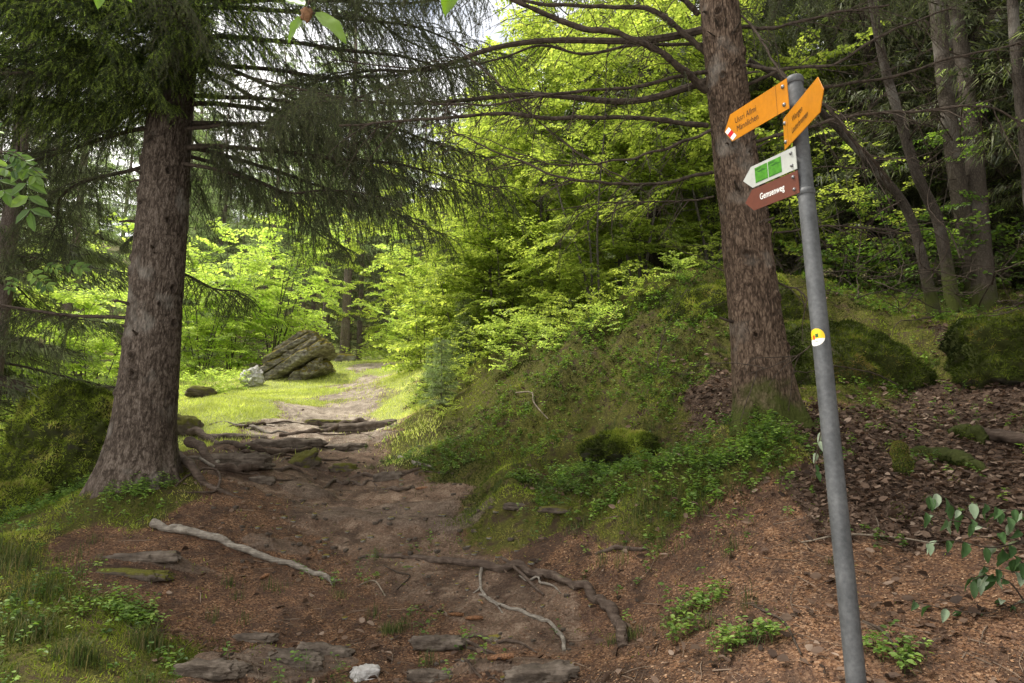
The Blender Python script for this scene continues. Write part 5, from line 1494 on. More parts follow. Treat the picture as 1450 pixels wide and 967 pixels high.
put_leafy('hazel', 60, 520, 14.0, 'pale hazel under the lone low spruce branch', .75, 'hazel_bush', 'shrub')
put_leafy('hazel', -10, 520, 13.0, 'hazel at the left picture edge above the meadow grass', .8, 'hazel_bush', 'shrub')
put_leafy('hazel', 180, 500, 24.0, 'farthest hazel of the left meadow edge', 1.1, 'hazel_bush', 'shrub')
LOWS = [(300, 545, 16, .7), (330, 540, 17, .6), (275, 545, 15.5, .7), (510, 505, 26, .9), (530, 505, 27, .9), (550, 508, 24, .8), (585, 530, 15, .6), (20, 570, 11, .8), (-30, 580, 10, .9), (60, 560, 12.5, .7), (100, 550, 13.5, .7), (455, 500, 27, .9),
        (680, 500, 11.5, .6), (735, 490, 11.2, .55), (770, 480, 10.6, .5), (830, 455, 9.8, .5), (620, 530, 12.6, .5), (480, 500, 28, .9),
        (640, 520, 12.2, .6), (700, 505, 11.4, .6), (755, 500, 10.6, .55), (815, 490, 9.8, .55), (850, 470, 9.1, .5), (605, 560, 12.0, .4), (660, 545, 11.0, .4), (720, 530, 10.2, .4), (780, 515, 9.6, .4), (630, 580, 10.0, .28), (900, 410, 9.2, .5), (960, 385, 9.4, .45), (1010, 372, 9.6, .45), (590, 585, 11.6, .3)]
for (u, v, Y, sc) in LOWS:
    put_leafy('low', u, v, Y, 'knee-high leafy seedling bush at the edge of meadow and bank', sc, 'seedling_bush', 'shrub', 'knee-high leafy bushes')

_q = np.random.RandomState(8)
for i in range(20):
    Y_ = _q.uniform(9.5, 17); u_ = _q.uniform(1120, 1560); 
    put_leafy('shade' if i % 3 else 'shadelow', u_, 400, Y_, 'thin green undergrowth sapling in the dark wood on the right', _q.uniform(.5, 1.0) if i % 3 else 1.1, 'undergrowth_sapling', 'shrub', 'undergrowth saplings of the dark wood')
# tangles of dead twigs under the right-hand trees
def tangle(label, u, v, Y, n, seed, spread=.9):
    rs = np.random.RandomState(seed); p = at(u, v, Y); p[2] = hz(p[0], p[1]); mb = MB()
    for _ in range(n):
        q = np.array([rs.randn() * spread, rs.randn() * spread * .6, rs.uniform(0, .5)]); d = nrm(rs.randn(3) * np.array([1, .7, .45]) + np.array([0, 0, .25])); m = 14; l = rs.uniform(.5, 1.8); pp = [q]
        for _ in range(m): d = nrm(d + rs.randn(3) * .16); pp.append(pp[-1] + d * l / m)
        pp = np.array(pp); tube(mb, pp, np.linspace(rs.uniform(.004, .010), .0015, m + 1), 5, .4)
        S, E = [], []
        for _ in range(12):
            j = rs.randint(2, m); S.append(pp[j]); E.append(pp[j] + nrm(nrm(pp[j + 1] - pp[j]) + rs.randn(3) * .6) * rs.uniform(.08, .4))
        tubes_batch(mb, S, E, .002, .001, .4)
    tag(ob('dead_bush', (mb, M['twig'], False), None, p), label, 'dead bush')
for k, (u, v, Y, n, lb) in enumerate([(1215, 440, 8.6, 16, 'tangle of bare twigs right of the steel post above the broad boulder'), (1290, 455, 8.2, 18, 'tangle of bare twigs under the curved stems'), (1400, 430, 8.0, 18, 'tangle of dead twigs before the double trunk'),
      (1170, 400, 9.5, 14, 'bare brush behind the steel post'), (1450, 480, 7.4, 12, 'dead twigs above the rounded boulder at the right edge'), (1180, 560, 6.3, 7, 'few dead twigs bending down beside the steel post'), (1330, 400, 10.5, 22, 'dense bare brush in the dark wood behind the curved stems')]):
    tangle(lb, u, v, Y, n, 700 + k)
# curved and leaning stems of the dark wood on the right
def stem(label, pts, r0, r1, seed, mat='bark_dark', name='leaning_tree', twigs=18, leafn=0, nseg=16):
    W3 = np.array([at(*p) for p in pts]); base = W3[0].copy(); base[2] = hz(base[0], base[1]) - .08; W3[0] = base
    t = thing(name, label, 'tree', base)
    P = catmull(W3 - base, 130); mb = MB()
    tube(mb, P, np.linspace(r0, r1, 130) + r0 * .5 * np.exp(-np.linspace(0, 1, 130) * 22), nseg, .5, dis=lambda V: .13 * fbm(V[:, 0] * 13, V[:, 1] * 13, V[:, 2] * 6 + seed, 4))
    ob('trunk', (mb, M[mat]), t)
    rs = np.random.RandomState(seed)
    for q in range(twigs // 3):
        mb = MB()
        i = rs.randint(20, 125); d = nrm(rs.randn(3) * np.array([1, .8, .35])); l = rs.uniform(.6, 1.7); m = 12; pts_ = [P[i]]
        for _ in range(m): d = nrm(d + rs.randn(3) * .12); pts_.append(pts_[-1] + d * l / m)
        pts_ = np.array(pts_); tube(mb, pts_, np.linspace(.012, .003, m + 1), 5, .4)
        S = []; E = []
        for _ in range(14):
            j = rs.randint(1, m); dd = nrm(nrm(pts_[j + 1] - pts_[j]) + rs.randn(3) * .5); S.append(pts_[j]); E.append(pts_[j] + dd * rs.uniform(.1, .4))
        tubes_batch(mb, S, E, .003, .0012, .4)
        ob('dead_branch', (mb, M['twig'], False), t)
    return t
stem('left stem of the pale double trunk in the dark wood', [(1385,415,9.5),(1368,330,9.4),(1352,230,9.3),(1338,120,9.2),(1325,0,9.1),(1310,-120,9.0)], .125, .09, 1, 'bark_pale', 'double_trunk_tree')
stem('right stem of the pale double trunk in the dark wood', [(1392,418,9.2),(1388,330,9.3),(1380,230,9.4),(1368,120,9.6),(1352,0,9.8),(1335,-120,10)], .14, .09, 2, 'bark_pale', 'double_trunk_tree')
stem('dark curved stem bending left towards the knotty trunk', [(1318,372,8.6),(1290,310,8.6),(1240,240,8.5),(1195,190,8.4),(1165,160,8.3),(1120,120,8.2),(1060,85,8.1)], .065, .03, 3)
stem('dark stem with an elbow left of the pale double trunk', [(1345,385,8.8),(1330,320,8.8),(1300,250,8.7),(1275,170,8.6),(1252,90,8.5),(1235,0,8.4),(1225,-80,8.3)], .075, .05, 4)
stem('dark trunk at the far right picture edge', [(1475,430,8.4),(1462,300,8.4),(1450,180,8.4),(1438,60,8.4),(1430,-60,8.4)], .09, .06, 5)
stem('thin grey trunk deep in the wood right of the double trunk', [(1432,390,12.5),(1428,280,12.5),(1420,140,12.5),(1412,0,12.5)], .08, .06, 6, 'bark_dark')
stem('thin reddish trunk between the post and the curved stems', [(1262,345,12.0),(1250,270,12.0),(1238,180,12.0),(1226,60,12.0),(1218,-60,12.0)], .10, .08, 7, 'bark_far')
stem('slim trunk left of the reddish one', [(1190,350,13.5),(1185,250,13.5),(1175,120,13.5),(1168,-20,13.5)], .07, .05, 8, 'bark_dark')
# ------------------------------------------------------------------ ground cover
def fan_pts(n, r0, r1, t0, t1, seed, power=0.0):
    rs = np.random.RandomState(seed)
    u = rs.rand(n)
    if power == 0: r = r0 * (r1 / r0) ** u
    else: r = (r0 ** power + (r1 ** power - r0 ** power) * u) ** (1 / power)
    th = np.radians(rs.uniform(t0, t1, n))
    return r * np.sin(th), r * np.cos(th) - .3, rs

def gnormal(x, y, e=.02):
    h = H(x, y); hx = H(x + e, y); hy = H(x, y + e)
    return h, nrm(np.stack([-(hx - h) / e, -(hy - h) / e, np.ones_like(h)], 1))

def stuff(name, mb, mats, label):
    o = ob(name, (mb, mats, False)); o['kind'] = 'stuff'; o['label'] = label; return o

M['twig_mix'] = plain_mat('mixed dry sticks', (.15, .11, .08), .9, .1, var=.65, scale=8)
def cover():
    # needles, bark flakes and bud scales
    x, y, rs = fan_pts(400000, 2.3, 11, -47, 47, 1)
    Wz = zones(x, y)
    pr = Wz[:, 0] + .65 * Wz[:, 1] + .5 * Wz[:, 3] + .06 * Wz[:, 2]
    cl = .55 + .9 * (fbm(x * 1.6, y * 1.6, 9.9, 4)) - .8 * rockmask(x, y)[0]
    k = rs.rand(len(x)) < pr * np.clip(cl, .06, 1)
    x, y = x[k], y[k]; h, N_ = gnormal(x, y); n = len(x)
    a = rs.uniform(0, 2 * PI, n)
    D = np.stack([np.cos(a), np.sin(a), rs.uniform(-.1, .35, n)], 1); D = D - N_ * (D * N_).sum(1, keepdims=True) * .85
    r = np.hypot(x, y)
    L = (.005 + .016 * rs.rand(n) ** 2.4) * (.8 + .06 * r); Wd = L * rs.uniform(.22, .6, n)
    P = np.stack([x, y, h + rs.uniform(.001, .006, n)], 1)
    D = nrm(D); S = nrm(np.cross(D, N_ + rs.randn(n, 3) * .35))
    V = np.zeros((n, 4, 3)); V[:, 0] = P; V[:, 1] = P + D * (L * .5)[:, None] + S * (Wd * .5)[:, None]; V[:, 2] = P + D * L[:, None]; V[:, 3] = P + D * (L * .5)[:, None] - S * (Wd * .5)[:, None]
    mb = MB(); tone = np.clip(rs.rand(n) ** 1.3 + .25 * fbm(x * 5, y * 5, 0, 3), 0, 1)
    mb.add(V.reshape(-1, 3), np.arange(n * 4).reshape(-1, 4), np.repeat(tone, 4))
    stuff('needle_litter', mb, M['fleck'], 'rusty layer of fallen needles and bark flakes')
    # dead broad leaves
    x, y, rs = fan_pts(95000, 2.6, 17, -25, 50, 2)
    Wz = zones(x, y)
    pr = Wz[:, 3] * 1.0 + .035 * Wz[:, 0] + .05 * Wz[:, 2] * (x > 0) + .006
    k = rs.rand(len(x)) < pr; x, y = x[k], y[k]; h, N_ = gnormal(x, y); n = len(x)
    a = rs.uniform(0, 2 * PI, n); D = np.stack([np.cos(a), np.sin(a), rs.uniform(-.15, .6, n)], 1)
    mb = MB(); Lf = rs.uniform(.028, .068, n)
    leaves(mb, np.stack([x, y, h + rs.uniform(.0, .035, n)], 1), D, N_ + rs.randn(n, 3) * .45, Lf, Lf * rs.uniform(.45, .8, n), rs.rand(n) ** 1.2, fold=rs.uniform(-.35, .45, (n, 1)))
    stuff('leaf_litter', mb, M['deadleaf'], 'brown dead leaves covering the shaded right slope')
    # moss carpet
    x, y, rs = fan_pts(640000, 3.0, 14, -50, 46, 3)
    Wz = zones(x, y); m = fbm(x * 2.3, y * 2.3, 4.2, 4)
    pr = Wz[:, 2] * np.clip(.75 + 1.6 * m, 0, 1) + .10 * Wz[:, 3] * (m > .15)
    k = rs.rand(len(x)) < pr; x, y, m = x[k], y[k], m[k]; h, N_ = gnormal(x, y); n = len(x)
    r = np.hypot(x, y)
    D = nrm(N_ * .55 + rs.randn(n, 3) * .6 + [0, -.1, .1]) * (rs.uniform(.016, .045, n) * (.7 + .05 * r))[:, None]
    mb = MB(); blades(mb, np.stack([x, y, h - .002], 1), D, rs.uniform(.004, .008, n) * (.6 + .09 * r), np.clip(.22 + .35 * rs.rand(n) + 1.2 * fbm(x * 1.8, y * 1.8, 1.1, 4), 0, 1))
    stuff('moss_carpet', mb, M['moss'], 'yellow-green moss covering the right bank')
    # low herbs: bilberry shoots and sorrel
    x, y, rs = fan_pts(46000, 3.2, 17, -50, 46, 4)
    Wz = zones(x, y); m = fbm(x * 1.1, y * 1.1, 14.2, 4)
    pr = Wz[:, 2] * np.clip(.42 + 3.0 * m + .25 * smooth(8, 12, np.hypot(x, y)), 0, 1) + .03 * Wz[:, 0] * (m > .1) + .05 * Wz[:, 3] * (m > 0)
    pr = pr * np.where((x < -1.5) & (y < 6.3), .2, 1.0)
    k = rs.rand(len(x)) < pr; x, y = x[k], y[k]; h = H(x, y)
    herbs('herb_layer', x, y, h, rs, 'low green herbs and bilberry shoots spread over the bank', (.04, .15), (.016, .036), 9)
    # meadow grass
    x, y, rs = fan_pts(330000, 7.5, 34, -48, 8, 5)
    Wz = zones(x, y); pr = Wz[:, 4] + .25 * Wz[:, 2] * (x < -1) * (y > 8)
    k = rs.rand(len(x)) < pr; x, y = x[k], y[k]; h = H(x, y); n = len(x); r = np.hypot(x, y)
    tuft = np.clip(1 + 1.1 * fbm(x * 1.4, y * 1.4, 3.3, 3), .3, 2)
    D = nrm(np.stack([rs.randn(n) * .45, rs.randn(n) * .45, np.ones(n)], 1)) * (rs.uniform(.03, .075, n) * tuft)[:, None]
    mb = MB(); blades(mb, np.stack([x, y, h - .004], 1), D, .0035 + .0008 * r, np.clip(.5 * rs.rand(n) + .25 + .5 * fbm(x * .9, y * .9, 6.1, 3), 0, 1))
    stuff('meadow_grass', mb, M['grassm'], 'short sunlit grass of the meadow beside the path')
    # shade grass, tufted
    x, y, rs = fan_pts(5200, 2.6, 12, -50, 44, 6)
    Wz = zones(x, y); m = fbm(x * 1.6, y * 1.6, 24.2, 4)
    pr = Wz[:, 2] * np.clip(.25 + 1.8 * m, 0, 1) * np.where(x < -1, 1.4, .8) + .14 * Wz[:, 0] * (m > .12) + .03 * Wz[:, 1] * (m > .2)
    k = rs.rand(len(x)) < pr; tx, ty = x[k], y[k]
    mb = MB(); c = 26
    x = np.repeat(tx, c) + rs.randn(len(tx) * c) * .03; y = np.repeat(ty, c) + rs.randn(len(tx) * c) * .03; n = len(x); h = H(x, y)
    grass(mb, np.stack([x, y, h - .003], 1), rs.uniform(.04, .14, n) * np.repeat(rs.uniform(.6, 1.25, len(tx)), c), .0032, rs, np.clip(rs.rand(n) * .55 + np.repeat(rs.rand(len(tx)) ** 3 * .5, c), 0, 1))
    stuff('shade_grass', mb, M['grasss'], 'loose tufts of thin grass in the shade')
    # straw and fine sticks
    x, y, rs = fan_pts(26000, 2.5, 12, -46, 46, 7)
    Wz = zones(x, y); m = fbm(x * 1.2, y * 1.2, 31, 3)
    pr = (.35 * Wz[:, 0] + .12 * Wz[:, 1] + .45 * Wz[:, 2] * (x > .5) + .5 * Wz[:, 3]) * np.clip(.5 + 1.5 * m, .1, 1)
    k = rs.rand(len(x)) < pr; x, y = x[k], y[k]; h, N_ = gnormal(x, y); n = len(x); a = rs.uniform(0, 2 * PI, n)
    D = nrm(np.stack([np.cos(a), np.sin(a), rs.uniform(-.05, .4, n)], 1)); D = nrm(D - N_ * (D * N_).sum(1, keepdims=True) * .8)
    L = rs.uniform(.03, .16, n) * rs.uniform(.5, 1, n); S = np.stack([x, y, h + .004], 1); E = S + D * L[:, None]
    mb = MB(); tubes_batch(mb, S, E, .0013, .0009, rs.rand(n))
    x, y, rs = fan_pts(2600, 2.6, 13, -46, 46, 8); Wz = zones(x, y)
    k = rs.rand(len(x)) < .5 * Wz[:, 0] + .35 * Wz[:, 1] + .6 * Wz[:, 3] + .12 * Wz[:, 2]; x, y = x[k], y[k]; h, N_ = gnormal(x, y); n = len(x); a = rs.uniform(0, 2 * PI, n)
    D = nrm(np.stack([np.cos(a), np.sin(a), rs.uniform(-.05, .2, n)], 1)); D = nrm(D - N_ * (D * N_).sum(1, keepdims=True) * .9)
    S = np.stack([x, y, h + .004], 1); r_ = rs.uniform(.0016, .0045, n)
    for q in range(4):
        E = S + D * rs.uniform(.02, .07, n)[:, None]; tubes_batch(mb, S, E, r_ * (1 - .15 * q), r_ * (.85 - .15 * q), 0.0); S = E; D = nrm(D + rs.randn(n, 3) * .18 * [1, 1, .3])
    stuff('twig_litter', mb, M['twig_mix'], 'fine dry sticks and straw strewn over the slope')

def grass(mb, P, L, W, rs, a):
    n = len(P); L = L[:, None]
    az = rs.uniform(0, 2 * PI, n); o = np.stack([np.cos(az), np.sin(az), np.zeros(n)], 1); s = np.stack([-np.sin(az), np.cos(az), np.zeros(n)], 1) * W * .5
    b = rs.uniform(.15, .8, (n, 1)); up = np.array([0, 0, 1.0])
    m1 = P + up * L * .55 + o * L * .2 * b; m2 = P + up * L * (.95 - .3 * b) + o * L * .85 * b
    V = np.stack([P - s, P + s, m1 + s * .8, m1 - s * .8, m2], 1)
    i = np.arange(n)[:, None] * 5
    k = mb.n
    mb.add(V.reshape(-1, 3), i + np.array([[0, 1, 2, 3]]), np.repeat(a, 5))
    mb.Fc.append((i + np.array([[3, 2, 4]])) + k); mb.M.append(np.full(n, 0, np.int32))

def herb_geo(mb, x, y, h, rs, hr, lr, nl, asp=.72, tone=(.1, .8)):
    n = len(x); ht = rs.uniform(*hr, n); lean = rs.randn(n, 2) * .35
    base = np.stack([x, y, h - .003], 1); top = base + np.stack([lean[:, 0] * ht, lean[:, 1] * ht, ht], 1)
    tubes_batch(mb, base, top, .0011, .0008, .3)
    tn = rs.uniform(tone[0], tone[1], n)
    idx = np.repeat(np.arange(n), nl); m = len(idx)
    f = rs.uniform(.35, 1, m)[:, None]
    az = rs.uniform(0, 2 * PI, m); D = np.stack([np.cos(az), np.sin(az), rs.uniform(-.25, .4, m)], 1)
    P = base[idx] + (top - base)[idx] * f + D * (ht[idx] * .12 * (1.3 - f[:, 0]))[:, None]
    Ls = rs.uniform(*lr, m)
    leaves(mb, P, D, np.array([0, 0, 1.0]) + rs.randn(m, 3) * .3, Ls, Ls * asp, np.clip(tn[idx] + rs.uniform(-.12, .12, m), 0, 1), fold=rs.uniform(.0, .25, (m, 1)))

def herbs(name, x, y, h, rs, label, hr, lr, nl):
    mb = MB(); herb_geo(mb, x, y, h, rs, hr, lr, nl)
    stuff(name, mb, M['herb'], label)
_l0 = leaves
def leaves(mb, P, D, N, L, W, a, m=0, fold=.25):
    return _l0(mb, P, D, N, L, W, a, m, fold)
cover()

# separate leafy patches one can point at
def patch(name, label, u, v, rad, n, hr, lr, nl, mat='herb', seed=1, asp=.6, tone=(.3, .9), cat='plant'):
    c = hit(u, v); rs = np.random.RandomState(seed)
    x = c[0] + np.clip(rs.randn(n), -1.5, 1.5) * rad * .9; y = c[1] + np.clip(rs.randn(n), -1.5, 1.5) * rad * .7; h = H(x, y)
    mb = MB(); herb_geo(mb, x - c[0], y - c[1], h - c[2], rs, hr, lr, nl, asp, tone)
    tag(ob(name, (mb, M[mat], False), None, c), label, cat)
PT_ = [(985, 862, .09, 34, 'leafy herb clump left of the steel post above two smaller ones'), (1045, 915, .08, 30, 'leafy herb clump nearest the steel post foot'), (970, 900, .05, 16, 'small herb clump at the lower left of the post group'),
       (1095, 905, .04, 10, 'tiny herb sprig just left of the steel post'), (180, 700, .14, 60, 'bright herb clump in front of the massive spruce foot'), (215, 690, .10, 40, 'bright herb clump right under the massive trunk'),
       (165, 868, .12, 46, 'low herb patch on the left needle slope'), (200, 885, .08, 26, 'small herb patch beside the low left patch'), (1010, 690, .14, 50, 'herb clump below the knotty trunk'), (1090, 625, .16, 70, 'soft green herb mat at the foot of the knotty trunk'),
       (1240, 925, .06, 12, 'small herb sprig right of the steel post foot'), (1295, 945, .05, 12, 'herb sprig at the bottom right corner'), (740, 685, .10, 40, 'pale green bilberry clump at the lip of the bank'), (860, 710, .10, 40, 'bilberry clump hanging over the bank edge')]
for k, (u, v, rad, n, lb) in enumerate(PT_):
    patch('herb_clump', lb, u, v, rad, n, (.05, .13), (.022, .038), 8, seed=k)
def tuftg(label, u, v, rad, n, L, seed):
    n = int(n * .5); c = hit(u, v); rs = np.random.RandomState(seed); x = c[0] + rs.randn(n) * rad; y = c[1] + rs.randn(n) * rad * .6
    mb = MB(); grass(mb, np.stack([x - c[0], y - c[1], H(x, y) - c[2] - .004], 1), rs.uniform(.35, 1, n) * L, .0032, rs, np.clip(rs.rand(n) ** 1.2, 0, 1))
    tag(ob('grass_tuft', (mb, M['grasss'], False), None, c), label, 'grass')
for k, (u, v, rad, n, L, lb) in enumerate([(555, 895, .045, 420, .10, 'fresh grass tuft growing beside the hollow'), (205, 915, .06, 700, .16, 'large grass tuft at the lower left edge of the needle slope'), (110, 935, .07, 800, .18, 'tall grass tuft at the bottom left'),
     (40, 900, .10, 900, .16, 'grass tuft near the left picture edge'), (60, 840, .10, 900, .13, 'spreading grass above the left bottom tufts'), (20, 800, .12, 900, .13, 'grass at the left edge below the moss'), (480, 845, .03, 130, .06, 'small grass wisp at the tip of the grey branch'),
     (885, 905, .05, 420, .09, 'dry grass fringe on the right rim of the hollow'), (1180, 800, .03, 110, .06, 'little grass tuft left of the post'), (820, 742, .07, 420, .08, 'grass hanging from the bank lip'), (905, 730, .07, 380, .08, 'thin grass on the bank foot'), (960, 880, .05, 300, .10, 'straw-coloured grass left of the herb clumps')]):
    tuftg(lb, u, v, rad, n, L, 900 + k)

# ------------------------------------------------------------------ leafy twigs near the camera
def bigleaf_mat(name, a, b, tr):
    m = leaf_mat(name, [(0, a), (1, b)], tr, .5, .4, .4, 20, .12); return m
M['near_leaf'] = bigleaf_mat('fresh near leaf', (.10, .19, .015), (.16, .27, .02), (1.6, 1.7, .6))  # plain fresh leaf green, tone set per leaf
M['soft_leaf'] = leaf_mat('soft grey-green leaves', [(0, (.030, .065, .018)), (.55, (.05, .10, .03)), (.8, (.16, .21, .13)), (1, (.34, .40, .29))], (1.2, 1.3, .9), .25, .7, .2, 8, .15)

def fine_leaf(P, D, N, L, W, nx=9, droop=.25, fold=.18, wav=.05, seed=0):
    """one finely modelled ovate leaf"""
    D = nrm(np.array(D, float)); S = nrm(np.cross(D, N)); Nn = np.cross(S, D)
    t = np.linspace(0, 1, nx); w = W * .5 * np.sin(PI * t ** .85) ** .85 * (1 - .15 * t)
    V = []
    for i in range(nx):
        for q in (-1, -.5, 0, .5, 1):
            V.append(P + D * L * t[i] + S * w[i] * q + Nn * (abs(q) * w[i] * fold * 2 - droop * L * t[i] ** 2 + wav * W * math.sin(i * 1.9 + q * 2 + seed)))
    Fq = [(i * 5 + j, i * 5 + j + 1, i * 5 + j + 6, i * 5 + j + 5) for i in range(nx - 1) for j in range(4)]
    return np.array(V), Fq

def near_twig(name, label, stempts, lv, mat, woodmat='twig', seed=0, r=.0022):
    """lv: (P, tipP, width, tone)"""
    W3 = [np.array(p) for p in stempts]; base = W3[0].copy()
    t = thing(name, label, 'twig' if 'twig' in name else 'plant', base)
    mb = MB(); P = catmull(np.array(W3) - base, 40)
    tube(mb, P, np.linspace(r, r * .5, 40), 8, .5); rs = np.random.RandomState(seed)
    lm = []
    for (p, q, wd, tone) in lv:
        p = np.array(p) - base; q = np.array(q) - base
        j = np.argmin(np.linalg.norm(P - p, axis=1)); tube(mb, np.array([P[j], (P[j] + p) / 2 + [0, 0, -.001], p]), r * .4, 5, .5)
        L = np.linalg.norm(q - p); V, Fq = fine_leaf(p, q - p, np.array([.1, -1.0, .25]) + rs.randn(3) * .2, L, wd, seed=rs.rand() * 9, droop=.12)
        lb = MB(); lb.add(V, Fq, tone); lm.append(lb)
    ob('stem', (mb, M[woodmat]), t)
    for lb in lm: ob('leaf', (lb, M[mat]), t)
    return t
M['bud'] = plain_mat('dry brown bud', (.16, .085, .045), .9, .1, var=.5, scale=200)
Zt = 1.05
near_twig('overhanging_twig', 'twig tip with fresh green leaves hanging into the top of the view', [camz(452, -170, Zt), camz(446, -80, Zt), camz(440, -20, Zt), camz(436, 12, Zt), camz(434, 22, Zt)],
    [(camz(447, 18, Zt), camz(491, 53, Zt - .03), .032, .9), (camz(430, 24, Zt), camz(404, 58, Zt + .02), .027, .6), (camz(432, 8, Zt), camz(402, -6, Zt + .03), .024, .5)], 'near_leaf', seed=3)
X_, F_ = rock_geo((.008, .008, .011), 5, 3, rough=.7, box=0, freq=4)
mb = MB(); mb.add(X_ + (camz(434, 20, Zt) - camz(452, -170, Zt)), F_, .5)
ob('bud', (mb, M['bud']), [o_ for o_ in scene.objects if o_.name.startswith('overhanging_twig')][0])
near_twig('overhanging_twig', 'single green leaf tip hanging from the top edge near the middle', [camz(660, -190, Zt), camz(655, -110, Zt), camz(650, -60, Zt), camz(645, -38, Zt)],
    [(camz(645, -34, Zt), camz(630, 18, Zt - .02), .034, .7)], 'near_leaf', seed=4)
near_twig('overhanging_twig', 'leaf tip hanging from the top edge left of the middle', [camz(165, -170, Zt), camz(160, -90, Zt), camz(155, -50, Zt), camz(150, -32, Zt)],
    [(camz(150, -28, Zt), camz(136, 9, Zt - .02), .026, .5), (camz(154, -40, Zt), camz(185, 0, Zt), .024, .4)], 'near_leaf', seed=5)

def droop_plant(label, stems, seed, n_per=8, L=(.055, .085), name='drooping_sapling'):
    rs = np.random.RandomState(seed)
    base = np.array(stems[0][0]); t = thing(name, label, 'plant', base); lb = []
    for st in stems:
        P = catmull(np.array(st) - base, 50); mb = MB(); tube(mb, P, np.linspace(.0045, .0018, 50), 7, .5); ob('stem', (mb, M['twig']), t)
        for q in range(n_per):
            lo = 22 if abs(st[0][2] - hz(st[0][0], st[0][1])) < .06 else 6
            j = int(lo + (q + .3 + rs.rand() * .4) / n_per * (49 - lo)); j = min(j, 49); sd = 1 if q % 2 else -1
            T = nrm(P[min(j + 1, 49)] - P[j - 1]); side = nrm(np.cross(T, [0, 0, 1.0])) * sd
            D = nrm(T * .35 + side * .5 + np.array([0, 0, -1.0]) * rs.uniform(.25, 1.3) + rs.randn(3) * .15); l = rs.uniform(*L)
            V, Fq = fine_leaf(P[j] + side * .008, D, nrm(side * .6 + np.array([0, -.5, .5]) + rs.randn(3) * .4), l, l * rs.uniform(.42, .55), seed=rs.rand() * 9, droop=rs.uniform(.1, .4), fold=rs.uniform(.15, .5))
            m_ = MB(); m_.add(V, Fq, np.clip(rs.choice([.15, .4, .55, .85, .95], p=[.1, .2, .25, .25, .2]) + rs.uniform(-.06, .06), 0, 1)); ob('leaf', (m_, M['soft_leaf']), t)
Yp = 3.35
def PP(u, v, Y=Yp): return at(u, v, Y)
def GP(u, Y):
    q = at(u, 700, Y); q[2] = hz(q[0], q[1]) - .03; return q
droop_plant('limp grey-green leaves of a sapling leaning in from the right edge, upper stem', [[GP(1600, 3.3), PP(1575, 800), PP(1520, 790), PP(1450, 768), PP(1390, 745), PP(1340, 735), PP(1300, 722)], [PP(1450, 768), PP(1400, 775), PP(1350, 765), PP(1310, 770)], [PP(1450, 768), PP(1430, 735), PP(1400, 715), PP(1370, 712)], [PP(1520, 760), PP(1480, 742), PP(1445, 722), PP(1410, 725)], [PP(1390, 745), PP(1360, 725), PP(1330, 700), PP(1312, 705)]], 61, 9, (.06, .09))
droop_plant('limp leaves of a sapling hanging in the lower right corner', [[GP(1590, 3.2), PP(1560, 830), PP(1520, 830), PP(1465, 815), PP(1420, 808), PP(1385, 800)], [PP(1500, 825), PP(1450, 850), PP(1400, 868), PP(1340, 862), PP(1285, 850)], [PP(1465, 815), PP(1440, 790), PP(1415, 775)], [PP(1520, 880), PP(1480, 868), PP(1440, 860), PP(1410, 845)], [PP(1450, 850), PP(1430, 825), PP(1400, 815), PP(1375, 822)]], 62, 9, (.06, .095))
Yp = 2.9
droop_plant('few hanging leaves on a twig just left of the steel post', [[GP(1192, 2.9), PP(1182, 720), PP(1178, 640), PP(1172, 600), PP(1163, 612), PP(1158, 635), PP(1154, 655), PP(1156, 672)]], 63, 6, (.035, .06), 'hanging_twig')
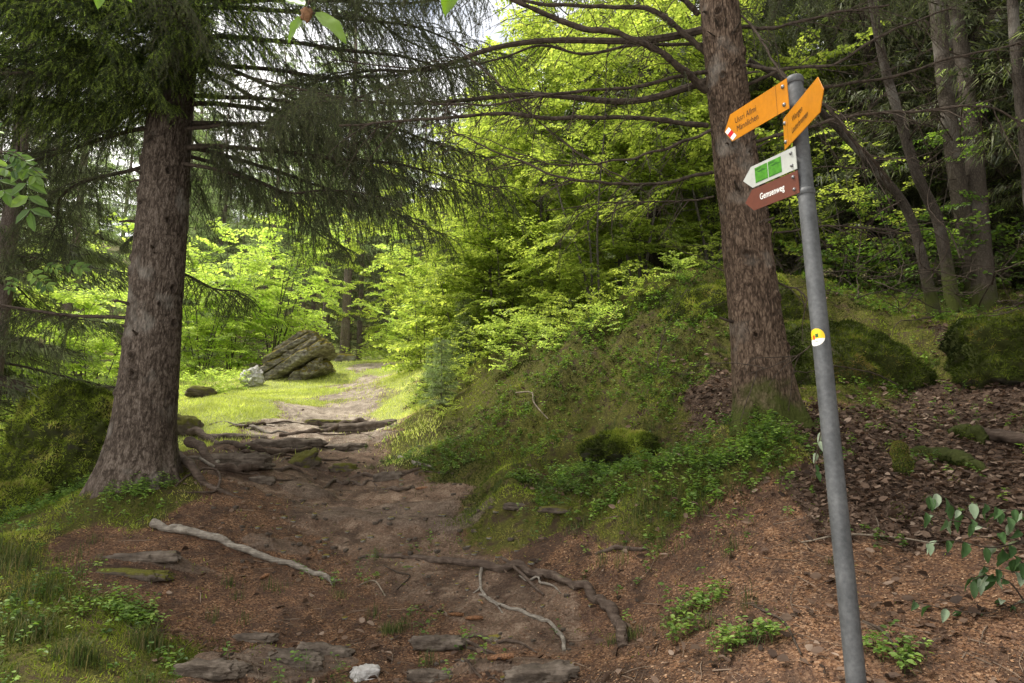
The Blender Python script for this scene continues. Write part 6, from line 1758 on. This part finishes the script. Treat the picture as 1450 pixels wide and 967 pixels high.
# compound leaves entering at the left edge
def rowan(label, stem_, leavesat, seed):
    rs = np.random.RandomState(seed); base = np.array(stem_[0]); t = thing('rowan_twig', label, 'twig', base)
    P = catmull(np.array(stem_) - base, 40); mb = MB(); tube(mb, P, np.linspace(.004, .0016, 40), 7, .5); ob('stem', (mb, M['twig']), t)
    for (a, b, pairs) in leavesat:
        a = np.array(a) - base; b = np.array(b) - base; m_ = MB(); tube(m_, np.array([a, (a + b) / 2 + [0, 0, .01], b]), .001, 5, .4)
        T = nrm(b - a); S = nrm(np.cross(T, [.25, -1.0, .35])); PL, DL = [], []
        for k in range(pairs):
            f = (k + .8) / pairs
            for sd in (-1, 1): PL.append(a + (b - a) * f); DL.append(T * .6 + S * sd + rs.randn(3) * .1)
        PL.append(b); DL.append(T)
        l = np.linalg.norm(b - a) / pairs * 1.5
        leaves(m_, np.array(PL), np.array(DL), np.array([.25, -1.0, .35]) + rs.randn(len(PL), 3) * .25, l, l * .55, rs.uniform(.0, .8, len(PL)), fold=.1)
        ob('compound_leaf', (m_, M['herb'], False), t)
    return t
c3 = lambda u, v: camz(u - 12, v, 3.4)
rowan('rowan twig with bright paired leaflets reaching in at the left edge', [np.array([-3.6, 3.2, hz(-3.6, 3.2) - .03]), np.array([-3.55, 3.2, 2.0]), np.array([-3.3, 3.25, 3.0]), c3(-60, 190), c3(-10, 215), c3(30, 215), c3(55, 235), c3(80, 256)],
      [(c3(15, 215), c3(48, 228), 4), (c3(10, 238), c3(44, 243), 3), (c3(30, 216), c3(62, 250), 4), (c3(45, 225), c3(55, 300), 4), (c3(-8, 215), c3(18, 272), 4), (c3(-10, 210), c3(6, 185), 3)], 5)
rowan('yellowing rowan leaves floating before the grey spruce on the left', [np.array([-6.1, 7, hz(-6.1, 7) - .03]), np.array([-6.0, 7, 2.4]), at(-60, 400, 7), at(-20, 395, 7), at(20, 388, 7), at(60, 376, 7), at(100, 372, 7)],
      [(at(20, 388, 7), at(14, 408, 7), 3), (at(40, 382, 7), at(66, 405, 7), 4), (at(60, 376, 7), at(80, 380, 7), 3), (at(90, 373, 7), at(116, 380, 7), 3)], 6)
# ------------------------------------------------------------------ render settings
scene.view_settings.view_transform = 'Standard'; scene.view_settings.look = 'None'
scene.view_settings.exposure = 0; scene.view_settings.gamma = 1
scene.render.engine = 'CYCLES'
cy = scene.cycles
cy.max_bounces = 8; cy.diffuse_bounces = 4; cy.glossy_bounces = 2; cy.transmission_bounces = 5; cy.transparent_max_bounces = 4
cy.use_adaptive_sampling = True; cy.adaptive_threshold = .02
cy.use_denoising = True; cy.sample_clamp_indirect = 6
cy.caustics_reflective = False; cy.caustics_refractive = False
